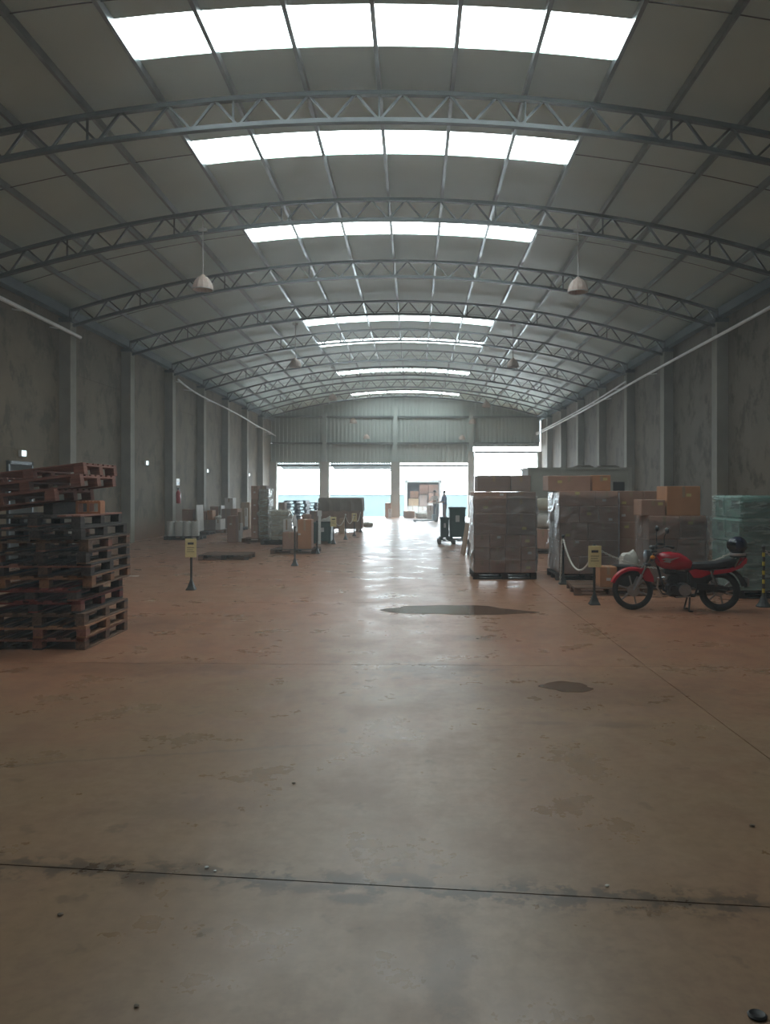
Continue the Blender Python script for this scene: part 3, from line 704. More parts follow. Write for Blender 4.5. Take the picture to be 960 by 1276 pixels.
def wrap(x0, x1, y0, y1, z0, z1, label, m='film', wob=.012, group='stretch wrap around stacks', rz=0, top=True):
    t_ = MB(); bm = t_.bm
    hx, hy, h = (x1 - x0) / 2, (y1 - y0) / 2, z1 - z0
    nx, ny, nz = 10, 8, 14
    per = [(-hx + 2 * hx * i / nx, -hy) for i in range(nx)] + [(hx, -hy + 2 * hy * i / ny) for i in range(ny)] + \
          [(hx - 2 * hx * i / nx, hy) for i in range(nx)] + [(-hx, hy - 2 * hy * i / ny) for i in range(ny)]
    rings = []
    for k in range(nz + 1):
        zz = h * k / nz; ring = []
        for (px, py) in per:
            o = .014 + abs(random.gauss(0, wob)) * (1.6 if random.random() < .12 else .6)
            l = math.hypot(px / hx, py / hy)
            ring.append(bm.verts.new((px * (1 + o / hx * abs(px / hx)), py * (1 + o / hy * abs(py / hy)), zz + random.uniform(-.01, .01) * (0 < k < nz))))
        rings.append(ring)
    n = len(per)
    for A, B in zip(rings, rings[1:]):
        for j in range(n): bm.faces.new((A[j], A[(j + 1) % n], B[(j + 1) % n], B[j]))
    o = t_.obj('stretch_wrap', m, None, False); o.location = ((x0 + x1) / 2, (y0 + y1) / 2, z0); o.rotation_euler.z = rz
    tag(o, label, 'plastic wrap', group)
    return o
ROWN = ['bottom', 'second', 'third', 'fourth', 'fifth', 'sixth']
def stack(sname, x0, x1, y0, y1, rows, m='carton', zbase=.13, sticks={}, group=None, mats=None):
    """rows: list of (height, [column fractions]); every carton in view is a thing of its own"""
    zz = zbase
    for r, (h, fr) in enumerate(rows):
        tot = sum(fr); a = x0; rn = ROWN[r] if r < len(rows) - 1 else 'top'
        for c, f in enumerate(fr):
            b2 = a + (x1 - x0) * f / tot; mm = (mats or {}).get((r, c), m)
            j = random.uniform(-.006, .006)
            carton(a, b2, y0 + j + .006, (y0 + y1) / 2 + j, zz, zz + h, 'brown carton, %s from left in %s row of %s' % (ORD[c], rn, sname), mm, group or 'cartons of ' + sname, sticks.get((r, c)))
            if c == 0: carton(a, b2, (y0 + y1) / 2 + .008, y1, zz, zz + h, 'brown carton at rear left in %s row of %s' % (rn, sname), mm, group or 'cartons of ' + sname, None)
            a = b2
        zz += h
    return zz
# stack by the puddle
AX0, AX1, AY0, AY1 = 1.14, 2.30, 14.5, 15.6
pallet((1.72, 15.05, 0), (0, 0, R(0)), 'dark pallet under the wrapped carton stack by the puddle', 'wood_grey')
ztop = stack('stack by the puddle', AX0, AX1, AY0, AY1, [(.24, [1, 1, 1, 1]), (.24, [1, 1, 1, 1]), (.235, [1, 1, 1, 1]), (.40, [1.1, 1]), (.28, [1.1, 1]), (.13, [1.1, 1])],
      sticks={(0, 3): (.5, .4, 'sticker'), (1, 3): (.6, .55, 'sticker_w'), (2, 3): (.45, .5, 'sticker'), (2, 1): (.6, .8, 'sticker_w'), (3, 1): (.6, .3, 'sticker'), (4, 0): (.35, .4, 'sticker'), (5, 0): (.85, .6, 'sticker_w')},
      mats={(3, 1): 'carton_dark', (4, 1): 'carton_dark', (5, 1): 'carton_dark'})
wrap(AX0, AX1, AY0, AY1, .14, ztop - .08, 'crinkled clear film around the carton stack by the puddle')
carton(AX0 + .06, AX0 + .70, AY0 + .1, AY0 + .8, ztop, ztop + .31, 'dark wide carton atop the stack by the puddle, at left', 'carton_dark', 'cartons of stack by the puddle')
carton(AX0 + .71, AX0 + 1.08, AY0 + .1, AY0 + .8, ztop, ztop + .31, 'narrower carton atop the stack by the puddle, at right', 'carton_dark', 'cartons of stack by the puddle')
# stack behind the rope posts
BX0, BX1, BY0, BY1 = 2.71, 3.80, 14.3, 15.45
pallet((3.255, 14.88, 0), (0, 0, R(0)), 'dark pallet under the carton stack behind the chain posts', 'wood_grey')
ztb = stack('stack behind chain posts', BX0, BX1, BY0, BY1, [(.32, [1, 1, 1]), (.30, [1, 1]), (.33, [1, 1.1]), (.30, [1, 1, 1]), (.29, [1.5, 1])],
      sticks={(1, 0): (.6, .9, 'sticker_w'), (2, 0): (.28, .3, 'sticker'), (3, 1): (.5, .55, 'sticker'), (3, 2): (.6, .2, 'sticker_w'), (4, 0): (.5, .85, 'sticker'), (4, 1): (.4, .4, 'sticker_w')})
wrap(BX0, BX1, BY0, BY1, .14, ztb - .03, 'shiny clear film around the carton stack behind chain posts')
B2X0, B2X1, B2Y0, B2Y1 = 3.86, 4.95, 14.5, 15.6
pallet((4.47, 15.05, 0), (0, 0, R(0)), 'pallet under the carton stack half hidden by the motorcycle', 'wood_grey')
ztb2 = stack('stack left of teal stack', B2X0, B2X1, B2Y0, B2Y1, [(.32, [1, 1, 1]), (.32, [1, 1, 1]), (.32, [1, 1, 1]), (.30, [1, 1, 1]), (.28, [1, 1.3])],
      sticks={(4, 0): (.2, .2, 'sticker'), (3, 0): (.25, .4, 'sticker_w'), (2, 0): (.4, .7, 'sticker'), (2, 1): (.2, .5, 'sticker'), (1, 1): (.3, .7, 'sticker')})
zc = ztb
carton(XA(683, 14.6), XA(737, 14.6) - .01, 14.6, 15.2, zc, zc + .29, 'reddish carton with yellow label atop stack behind chain posts', 'carton', 'loose cartons on stack tops', (.28, .6, 'sticker'))
carton(XA(738, 14.6) + .01, XA(762, 14.6), 14.62, 15.2, max(zc, ztb2), max(zc, ztb2) + .30, 'orange carton atop the stacks right of the reddish carton', 'carton_orange', 'loose cartons on stack tops', (.7, .75, 'sticker'))
# nearer carton stack behind the motorcycle
CX0, CX1, CY0, CY1 = 3.95, 4.92, 12.95, 13.65
pallet((4.43, 13.43, 0), (0, 0, R(0)), 'pallet under the carton stack behind the motorcycle', 'wood')
ztc = stack('stack behind the motorcycle', CX0, CX1, CY0, CY1, [(.36, [1, 1]), (.36, [1, 1]), (.40, [1.2, 1])], sticks={(2, 1): (.4, .7, 'sticker')})
wrap(CX0, CX1, CY0, CY1, .14, ztc - .01, 'bright clear film around the carton stack behind motorcycle')
carton(XA(797, 13.0) + .03, XA(829, 13.0), 12.98, 13.45, ztc, ztc + .27, 'low carton with yellow label atop stack behind the motorcycle', 'carton', 'loose cartons on stack tops', (.8, .75, 'sticker'))
carton(XA(831, 13.0), XA(873, 13.0), 12.98, 13.55, ztc, ztc + .50, 'tall orange carton atop stack behind the motorcycle', 'carton_orange', 'loose cartons on stack tops', (.65, .7, 'sticker'))
# teal stack at right edge
DX0, DX1, DY0, DY1 = 5.02, 6.22, 11.85, 13.0
pallet((5.62, 12.42, 0), (0, 0, R(0)), 'dark pallet under the teal wrapped stack at right', 'wood_grey')
def bale(x0, x1, y0, y1, z0, z1, label):
    t = thing('wrapped_bale', label, 'bale', ((x0 + x1) / 2, (y0 + y1) / 2, z0), 0, 'teal bales at right')
    w_, d_, h_ = x1 - x0 - .008, y1 - y0 - .008, z1 - z0 - .002
    MB().box(-w_ / 2, w_ / 2, -d_ / 2, d_ / 2, 0, h_, .03).obj('pack', 'teal', t)
    MB().box(-w_ / 2 - .003, -w_ / 2 + .002, -d_ * .36, d_ * .05, h_ * .45, h_ * .8).obj('printed_band', 'teal_dark', t)
    MB().box(-w_ * .40, w_ * .40, -d_ / 2 - .003, -d_ / 2 + .002, h_ * .5, h_ * .72).obj('printed_stripe', 'teal_dark', t)
    return t
zz = PH + .003
for r, h in enumerate((.36, .36, .38, .36)):
    n = ['bottom', 'second', 'third', 'top'][r]; ins = .09 if r == 3 else 0
    bale(DX0 + ins * .2, (DX0 + DX1) / 2, DY0, (DY0 + DY1) / 2 + ins, zz, zz + h, 'teal bale at front left of %s layer in teal stack' % n)
    bale((DX0 + DX1) / 2, DX1, DY0, (DY0 + DY1) / 2 + ins, zz, zz + h, 'teal bale at front right of %s layer in teal stack' % n)
    bale(DX0 + ins * .2, (DX0 + DX1) / 2, (DY0 + DY1) / 2 + ins, DY1 - ins, zz, zz + h, 'teal bale at rear left of %s layer in teal stack' % n)
    zz += h
wrap(DX0, DX1, DY0, DY1, .14, zz - .34, 'glossy greenish film around the lower teal stack', 'film_teal', .014)
wrap(DX0 + .02, DX1, DY0, DY1 - .09, zz - .33, zz + .01, 'glossy greenish film around the top layer of teal stack', 'film_teal', .016)
# low things by the front wheel
carton(XA(749, 12.2), XA(771, 12.2), 12.26, 12.6, PH + .003, PH + .33, 'small orange carton on low pallet before the front wheel', 'carton_orange', None, (.5, .4, 'sticker_w'))
pallet((3.19, 12.72, 0), (0, 0, R(-4)), 'low pallet with small carton behind the motorcycle front wheel', 'wood')
t = thing('storage_bin', 'dark plastic bin beside the small orange carton', 'bin', (3.46, 12.55, PH + .003), R(-4))
MB().prism([(-.16, 0), (.16, 0), (.19, .30), (-.19, .30)], 'y', -.14, .14).obj('tub', 'black', t)
MB().box(-.21, .21, -.17, .17, .30, .325, .006).obj('lid', 'black', t)
def sack(loc, s, label, rz=0, m='sack'):
    mb = MB(); mb.ball((0, 0, 0), .5, (1, 1, 1), 16, 10)
    for v in mb.bm.verts:
        c = v.co; f = lambda q: math.copysign(abs(q * 2) ** .55 / 2, q)
        v.co = Vector((f(c.x) * s[0], f(c.y) * s[1], (f(c.z) + .5) * s[2] * (1 + .12 * math.sin(c.x * 9) * math.cos(c.y * 7)) if c.z > 0 else (f(c.z) + .5) * s[2]))
    t = thing('plastic_sack', label, 'sack', loc, rz)
    mb.obj('filled_bag', m, t, True)
    MB().tube([(s[0] * .42, 0, s[2] * .6), (s[0] * .52, .01, s[2] * .72), (s[0] * .60, .02, s[2] * .70)], [.05 * s[2] + .02, .012, .03]).obj('tied_neck', m, t, True)
    return t
sack((3.62, 12.98, PH + .003), (.30, .28, .50), 'crumpled white plastic sack behind the motorcycle headlight')
# between stacks A and B, further back
pallet((3.75, 21.1, 0), (0, 0, R(0)), 'pallet of goods seen in the gap between carton stacks', 'wood_grey')
carton(3.18, 3.74, 20.62, 21.5, PH + .003, .65, 'brown carton low in the gap between carton stacks', 'carton', 'cartons in the gap')
carton(3.76, 4.3, 20.62, 21.5, PH + .003, .65, 'brown carton low right in the gap between carton stacks', 'carton', 'cartons in the gap')
sack((3.72, 21.05, .65), (.95, .7, .42), 'grey-white sack on cartons in the gap between stacks')
sack((3.72, 21.05, 1.13), (.9, .7, .36), 'upper white sack wrapped in film in the gap', m='cream')
# tall grey-green crate behind
CRY = 23.0
t = thing('tall_crate', 'tall grey-green panelled crate rising behind the carton stacks', 'crate', (4.95, CRY + .8, 0))
w2 = 1.5
MB().box(-w2, w2, -.8, .8, .1, 2.32).obj('body', 'crate_grey', t)
for x in (-w2, -.5, .5, w2): MB().box(x - .05, x + .05, -.84, -.80, .1, 2.34).obj('batten', 'crate_grey', t)
MB().box(-w2 - .05, w2 + .05, -.85, .85, 2.32, 2.38).obj('lid', 'crate_grey', t)
for x in (-1.1, 0, 1.1): MB().box(x - .08, x + .08, -.8, .8, 0, .1).obj('skid', 'crate_wood', t)
MB().box(1.0, 1.34, -.81, -.79, 1.62, 1.95).obj('dark_panel', 'black', t)
for (dx, w_, nm) in ((.2, .3, 'folded dark sheet lying on the tall crate, at left'), (.95, .34, 'folded dark sheet lying on the tall crate, at right')):
    o = MB().box(-w_, w_, -.25, .25, 0, .05, .015).box(-w_ * .7, w_ * .8, -.2, .2, .05, .085, .012).obj('folded_sheet', 'tarp'); o.location = (4.95 + dx, CRY + .6, 2.38); tag(o, nm, 'sheet')

# ------------------------------------------------------------------ barrier posts and chains
def text_mesh(body, size):
    c = bpy.data.curves.new('lettering', 'FONT'); c.body = body; c.size = size; c.align_x = 'CENTER'; c.align_y = 'CENTER'; c.extrude = .001
    c.materials.append(MT['dark_text']); return c
def barrier_post(x, y, label, sign=False, stripes=False, h=.86, whitecap=False):
    t = thing('barrier_post', label, 'post', (x, y, 0), 0, 'chain barrier posts')
    MB().lathe([(.105, 0), (.105, .015), (.075, .05), (.035, .14), (.026, .17)], 4 if not stripes else 12, m=Matrix.Rotation(R(45), 4, 'Z')).obj('base', 'postblack', t)
    MB().tube([(0, 0, .15), (0, 0, h)], .019, 10).obj('pole', 'postblack', t, True)
    MB().ball((0, 0, h), .03, u=10, v=8).obj('cap', 'white' if whitecap else 'postblack', t, True)
    if stripes:
        for i in range(5):
            MB().tube([(0, 0, .2 + i * .13), (0, 0, .26 + i * .13)], .0205, 10).obj('stripe', 'stripe_yellow', t, True)
    if sign:
        sg = MB().box(-.095, .095, -.035, -.024, h - .31, h + .005, .004).obj('sign_board', 'yellow', t)
        MB().box(-.05, .05, -.0385, -.035, h - .095, h - .06).obj('printed_block', 'dark_text', sg)
        for k in range(3): MB().box(-.06, .06 - .02 * (k % 2), -.0375, -.035, h - .15 - k * .035, h - .143 - k * .035).obj('printed_line', 'dark_text', sg)
    return t
def chain(a, b, sag, label, m='chain'):
    a, b = Vector(a), Vector(b); L_ = (b - a).length + sag * 1.2; n = max(8, int(L_ / .034))
    base = Vector((a.x, a.y, a.z)); mb = MB()
    def P(s):
        q = a.lerp(b, s); q.z -= sag * 4 * s * (1 - s); return q - base
    for i in range(n):
        p, q = P(i / n), P((i + 1) / n); c = (p + q) / 2; d = (q - p).normalized()
        u = Vector((0, 0, 1)) if abs(d.z) < .9 else Vector((0, 1, 0))
        s1 = d.cross(u).normalized(); s2 = s1.cross(d)
        sd = s1 if i % 2 else s2
        l = (q - p).length * .68
        mb.tube([c + d * (l * math.cos(t)) + sd * (.013 * math.sin(t)) for t in [2 * math.pi * k / 8 for k in range(8)]], .0055, 4, True)
    o = mb.obj('barrier_chain', m, None, True); o.location = base
    return tag(o, label, 'chain', 'barrier chains')
lp = [G(238.5, 735), G(367.5, 705), G(395.3, 690), G(415.8, 678), G(430.8, 672.5), G(441.7, 668.3), G(449.5, 663.2)]
names = ['yellow-signed barrier post standing alone beside the tall pallet stack', 'barrier post before the cartons on the left pallet', 'second barrier post in left line, right of cartons pallet',
         'yellow-signed barrier post at the dark green bin', 'white-capped barrier post right of the dark green bin', 'yellow-signed barrier post before the tarp-covered crate', 'farthest barrier post of the left line']
for i, (p, nm) in enumerate(zip(lp, names)): barrier_post(p[0], p[1], nm, sign=i in (0, 3, 5), whitecap=i == 4)
for i, s in ((3, .30), (4, .32), (5, .34)):
    a, b2 = lp[i], lp[i + 1]; chain((a[0], a[1], .84), (b2[0], b2[1], .84), s, 'white chain slung between left posts, %s from the viewer' % ORD[i - 3])
r1, r2, r3 = G(702, 728), G(741, 753.5), G(952, 756)
barrier_post(*r1, 'dark barrier post at left front corner of carton stack')
barrier_post(*r2, 'yellow-signed barrier post beside the motorcycle front wheel', sign=True)
barrier_post(*r3, 'black and yellow striped barrier post at right edge', stripes=True)
chain((r1[0], r1[1], .82), (r2[0], r2[1], .80), .42, 'white plastic chain sagging between posts left of the motorcycle')
chain((r2[0], r2[1] + .02, .84), (r3[0], r3[1] + .75, .80), .32, 'white plastic chain passing behind the motorcycle')
chain((r3[0] + .02, r3[1], .80), (r3[0] + 1.8, r3[1] - .1, .80), .35, 'white chain leaving the striped post toward the right')
chain((r1[0] - .03, r1[1] - .04, .80), (r1[0] - .07, r1[1] - .08, .05), .0, 'white chain hanging straight down beside the dark post')

# ------------------------------------------------------------------ motorcycle
def motorcycle():
    yaw = R(180 - 6)
    ux, uy = G(897, 761.5)
    t = thing('motorcycle', 'red motorcycle with black seat parked beside the chain posts', 'motorcycle', (ux, uy, 0), yaw)
    SC = .94; t.scale = (SC, SC, SC)
    WB = 1.25; RW = .298
    def wheel(x, nm, wid, r_t):
        y0 = 0
        n = 40; mb = MB()
        secs = []
        R0 = RW - r_t
        mb.tube([(x + R0 * math.cos(2 * math.pi * i / n), y0, RW + R0 * math.sin(2 * math.pi * i / n)) for i in range(n)], r_t, 10, True)
        w_ = mb.obj(nm, 'rubber', t, True)
        Rr = R0 - r_t * .55
        MB().tube([(x + Rr * math.cos(2 * math.pi * i / n), y0, RW + Rr * math.sin(2 * math.pi * i / n)) for i in range(n)], .017, 8, True).obj('rim', 'alloy', w_, True)
        M_ = Matrix.Translation((x, 0, RW)) @ Matrix.Rotation(R(90), 4, 'X')
        MB().lathe([(.03, -.07), (.06, -.06), (.062, .05), (.03, .06)], 18, m=M_).obj('hub', 'alloy', w_, True)
        for i in range(6):
            a = 2 * math.pi * i / 6 + .3
            MB().bar((x + .05 * math.cos(a), 0, RW + .05 * math.sin(a)), (x + Rr * math.cos(a), 0, RW + Rr * math.sin(a)), .022, .02, (0, 1, 0)).obj('spoke', 'alloy', w_)
        return w_
    fw = wheel(WB, 'front_wheel', .08, .042); rw = wheel(0, 'rear_wheel', .1, .052)
    M_ = Matrix.Translation((WB, .075, RW)) @ Matrix.Rotation(R(90), 4, 'X')
    MB().lathe([(.05, -.002), (.09, -.002), (.09, .002), (.05, .002)], 24, m=M_).obj('brake_disc', 'alloy', fw, True)
    M_ = Matrix.Translation((0, -.05, RW)) @ Matrix.Rotation(R(90), 4, 'X')
    MB().lathe([(.05, -.004), (.085, -.004), (.085, .004), (.05, .004)], 20, m=M_).obj('sprocket', 'alloy', rw, True)
    # front fork
    for s in (-1, 1):
        f = MB().tube([(WB - .01, s * .085, RW), (WB - .12, s * .085, .53)], .024, 10).obj('fork_leg', 'alloy', t, True)
        MB().tube([(WB - .11, s * .085, .51), (WB - .315, s * .085, .93)], .016, 10).obj('fork_tube', 'chrome', f, True)
    MB().box(WB - .25, WB - .17, -.11, .11, .655, .70, .01).box(WB - .34, WB - .25, -.11, .11, .865, .895, .01).obj('triple_clamp', 'black', t)
    # fenders
    secs = []
    for i in range(13):
        a = R(20 + 125 * i / 12); rr = RW + .028
        cx, cz = WB + rr * math.cos(a), RW + rr * math.sin(a); o = Vector((math.cos(a), 0, math.sin(a)))
        sec = []
        for (yy, dd) in ((-.066, -.035), (-.06, .0), (0, .018), (.06, .0), (.066, -.035), (.054, -.03), (.05, -.006), (0, .008), (-.05, -.006), (-.054, -.03)):
            sec.append((cx + o.x * dd, yy, cz + o.z * dd))
        secs.append(sec)
    ff = MB().loft(secs).obj('front_fender', 'red', t, True)
    MB().prism([(WB - .17, .44), (WB - .04, .62), (WB - .22, .63), (WB - .29, .50), (WB - .30, .42)], 'y', .052, .066).obj('fender_skirt', 'red', ff)
    secs = []
    for i in range(12):
        a = R(70 + 100 * i / 11); rr = RW + .055 + .03 * i / 11
        cx, cz = rr * math.cos(a), RW + rr * math.sin(a); o = Vector((math.cos(a), 0, math.sin(a)))
        secs.append([(cx + o.x * d_, y_, cz + o.z * d_) for (y_, d_) in ((-.075, -.045), (-.07, 0), (0, .02), (.07, 0), (.075, -.045), (.06, -.04), (.055, -.01), (0, .008), (-.055, -.01), (-.06, -.04))])
    rf = MB().loft(secs).obj('rear_fender', 'black', t, True)
    MB().box(-.40, -.375, -.08, .08, .38, .50, .005).obj('number_plate', 'alloy', rf)
    # tank
    def sup(cx, cz, rx, rz_, ry, n=16, e=.7):
        pass
    secs = []
    for (x, zb, zt, hw) in ((.93, .72, .80, .03), (.90, .665, .835, .085), (.82, .62, .865, .125), (.70, .60, .875, .14), (.58, .60, .855, .135), (.48, .605, .80, .11), (.41, .62, .745, .075), (.385, .64, .71, .03)):
        sec = []
        for i in range(18):
            a = 2 * math.pi * i / 18; c, s = math.cos(a), math.sin(a)
            f = lambda q, e=.75: math.copysign(abs(q) ** e, q)
            sec.append((x, hw * f(c), (zb + zt) / 2 + (zt - zb) / 2 * f(s, .85)))
        secs.append(sec)
    tk = MB().loft(secs).obj('fuel_tank', 'red', t, True)
    MB().lathe([(.045, 0), (.045, .018), (.03, .025)], 16, (.68, 0, .868)).obj('fuel_cap', 'chrome', tk, True)
    MB().prism([(.86, .765), (.74, .74), (.60, .80), (.72, .775), (.80, .79)], 'y', .1405, .1425).obj('tank_emblem', 'silver_decal', tk)
    MB().prism([(.84, .73), (.74, .715), (.72, .735), (.80, .75)], 'y', .1405, .1425).obj('tank_emblem', 'silver_decal', tk)
    # seat
    secs = []
    for (x, zb, zt, hw) in ((.44, .635, .70, .07), (.36, .615, .715, .10), (.22, .61, .725, .125), (.08, .625, .735, .13), (-.05, .645, .765, .125), (-.17, .665, .785, .11), (-.22, .69, .775, .07)):
        sec = []
        for i in range(14):
            a = 2 * math.pi * i / 14; c, s = math.cos(a), math.sin(a); f = lambda q: math.copysign(abs(q) ** .6, q)
            sec.append((x, hw * f(c), (zb + zt) / 2 + (zt - zb) / 2 * f(s)))
        secs.append(sec)
    MB().loft(secs).obj('seat', 'seat', t, True)
    # tail and side panels
    for s in (1, -1):
        o = MB().prism([(.13, .545), (.10, .615), (-.10, .635), (-.26, .70), (-.34, .80), (-.36, .77), (-.29, .66), (-.12, .585)], 'y', s * .10, s * .128).obj('tail_panel', 'red', t)
        MB().prism([(.47, .60), (.38, .63), (.18, .60), (.16, .56), (.30, .50), (.40, .50)], 'y', s * .10, s * .135).obj('side_panel', 'red', t)
        MB().bar((-.17, s * .135, .655), (-.24, s * .135, .80), .018, .022, (0, 1, 0)).obj('grab_bar', 'chrome', t)
    MB().box(-.37, -.33, -.07, .07, .70, .80, .012).obj('tail_light', 'red2', t)
    MB().bar((-.17, 0, .80), (-.36, 0, .815), .2, .016).bar((-.20, .07, .74), (-.24, .07, .80), .014, .014).bar((-.20, -.07, .74), (-.24, -.07, .80), .014, .014).obj('rear_rack', 'black', t)
    # frame
    MB().tube([(.93, 0, .80), (.86, 0, .55), (.80, 0, .30), (.62, 0, .20), (.35, 0, .22), (.30, 0, .40), (.26, 0, .60)], .018, 8).obj('frame', 'black', t, True)
    MB().tube([(.93, 0, .82), (.60, 0, .66), (.20, .08, .60), (-.25, .08, .66)], .015, 8).tube([(.93, 0, .82), (.60, 0, .66), (.20, -.08, .60), (-.25, -.08, .66)], .015, 8).obj('subframe', 'black', t, True)
    for s in (-1, 1):
        MB().bar((.33, s * .095, .34), (-.06, s * .095, RW), .025, .04).obj('swingarm', 'black', t)
        sh = MB().tube([(.06, s * .115, .345), (.16, s * .115, .60)], .014, 8).obj('shock_absorber', 'chrome', t, True)
        pts = []
        for i in range(64):
            q = i / 63; a = q * 2 * math.pi * 8
            pts.append((.075 + .07 * q + .028 * math.cos(a), s * .115 + .028 * math.sin(a), .385 + .175 * q))
        MB().tube(pts, .006, 5).obj('spring', 'chrome', sh, True)
    MB().prism([(.36, .33), (.36, .42), (.05, .40), (-.10, .36), (-.10, .33), (.05, .335)], 'y', .118, .132).obj('chain_guard', 'black', t)
    # engine
    e = MB().box(.42, .76, -.11, .11, .22, .40, .03).obj('engine', 'engine', t)
    for s in (1, -1):
        M_ = Matrix.Translation((.52, s * .115, .32)) @ Matrix.Rotation(R(90), 4, 'X')
        MB().lathe([(.085, -.03), (.09, .0), (.085, .03)], 22, m=M_).obj('crankcase_cover', 'alloy', e, True)
        M_ = Matrix.Translation((.68, s * .112, .33)) @ Matrix.Rotation(R(90), 4, 'X')
        MB().lathe([(.055, -.02), (.058, .0), (.055, .02)], 18, m=M_).obj('crankcase_cover', 'engine', e, True)
    M_ = Matrix.Translation((.69, 0, .39)) @ Matrix.Rotation(R(-18), 4, 'Y')
    for i in range(8): MB().box(-.085, .085, -.085, .085, i * .024, i * .024 + .012, m=M_.copy()).obj('cooling_fin', 'engine', e)
    MB().box(-.06, .06, -.06, .06, 0, .2, m=M_.copy()).obj('cylinder_barrel', 'engine', e)
    MB().box(.46, .62, -.07, .07, .42, .58, .02).obj('carburettor', 'engine', e)
    MB().prism([(.20, .36), (.44, .36), (.47, .60), (.20, .60)], 'y', -.085, .085).obj('air_box', 'black', t)
    MB().box(.62, .80, -.09, .09, .54, .61, .02).obj('cylinder_head', 'engine', e)
    ex = MB().tube([(.77, -.05, .48), (.86, -.08, .46), (.87, -.10, .33), (.80, -.12, .22), (.55, -.14, .19), (.25, -.15, .22)], .022, 10).obj('exhaust_pipe', 'chrome', t, True)
    MB().tube([(.30, -.155, .22), (.10, -.165, .25), (-.30, -.17, .33)], [.03, .05, .045], 14).obj('muffler', 'chrome', ex, True)
    # head: lamp, bars, mirrors
    hx, hz = 1.035, .80
    M_ = Matrix.Translation((hx, 0, hz)) @ Matrix.Rotation(R(90), 4, 'Y')
    hl = MB().lathe([(.03, -.11), (.075, -.07), (.092, -.01), (.095, .02)], 22, m=M_).obj('headlight', 'black', t, True)
    MB().lathe([(.09, .02), (.097, .022), (.097, .035), (.085, .042), (.05, .052), (.01, .056)], 22, m=M_).obj('lens', 'lens', hl, True)
    for s in (-1, 1):
        MB().tube([(hx - .06, s * .08, hz - .01), (hx - .05, s * .17, hz)], .008).ball((hx - .04, s * .19, hz), .03, (1.2, 1, 1), 10, 8).obj('turn_signal', 'orange_lens', t, True)
    MB().box(.90, 1.0, -.09, .09, .90, .96, .02).obj('instrument_cluster', 'black', t)
    hb = MB().tube([(.74, .36, .955), (.84, .27, .965), (.915, .12, .92), (.925, 0, .905), (.915, -.12, .92), (.84, -.27, .965), (.74, -.36, .955)], .011, 8).obj('handlebar', 'black', t, True)
    for s in (-1, 1):
        MB().tube([(.735, s * .365, .955), (.82, s * .285, .965)], .018, 10).obj('grip', 'rubber', hb, True)
        MB().bar((.85, s * .27, .95), (.79, s * .38, .945), .012, .012).obj('lever', 'alloy', hb)
        mi = MB().tube([(.845, s * .26, .965), (.85, s * .27, 1.10), (.83, s * .32, 1.17)], .006, 6).obj('mirror', 'black', t, True)
        MB().ball((.825, s * .345, 1.195), .062, (.45, 1.05, .75), 14, 10).obj('mirror_head', 'black', mi, True)
    # pegs, stand, levers
    MB().tube([(.42, .10, .24), (.42, .22, .24)], .014, 8).obj('foot_peg', 'rubber', t); MB().tube([(.42, -.10, .24), (.42, -.22, .24)], .014, 8).obj('foot_peg', 'rubber', t)
    MB().bar((.44, .12, .22), (.66, .16, .22), .014, .014).obj('gear_lever', 'alloy', t)
    for s in (-1, 1): MB().tube([(.44, s * .07, .21), (.47, s * .14, .012)], .013, 8).bar((.47, s * .14, .012), (.42, s * .17, .01), .03, .018).obj('centre_stand', 'black', t)
    MB().tube([(.98, .05, .84), (.93, .12, .80), (.88, .10, .72)], .006, 6).tube([(1.0, .03, .88), (.95, .14, .92), (.86, .22, .95)], .005, 6).obj('cable', 'black', t, True)
    # helmet resting on the rack
    Mx = Matrix.Translation((ux, uy, 0)) @ Matrix.Rotation(yaw, 4, 'Z')
    hp = Mx @ (Vector((-.255, 0, .825)) * SC)
    h = thing('helmet', 'dark blue glossy helmet resting on the motorcycle tail', 'helmet', hp, yaw + R(15))
    mb = MB(); mb.ball((0, 0, .135), .125, (1.08, .92, 1.02), 22, 16)
    for v in mb.bm.verts:
        if v.co.z < .03: v.co.z = .03 - (.03 - v.co.z) * .4
    mb.obj('shell', 'helmet', h, True)
    mb = MB(); mb.ball((.012, 0, .14), .125, (1.09, .93, .98), 22, 16)
    bmesh.ops.delete(mb.bm, geom=[v for v in mb.bm.verts if v.co.x < .05 or v.co.z < .09 or v.co.z > .19], context='VERTS')
    mb.obj('visor', 'visor', h, True)
    MB().lathe([(.095, .006), (.105, .0), (.11, .03), (.10, .035)], 20, close=False).obj('neck_trim', 'silver_decal', h, True)
motorcycle()

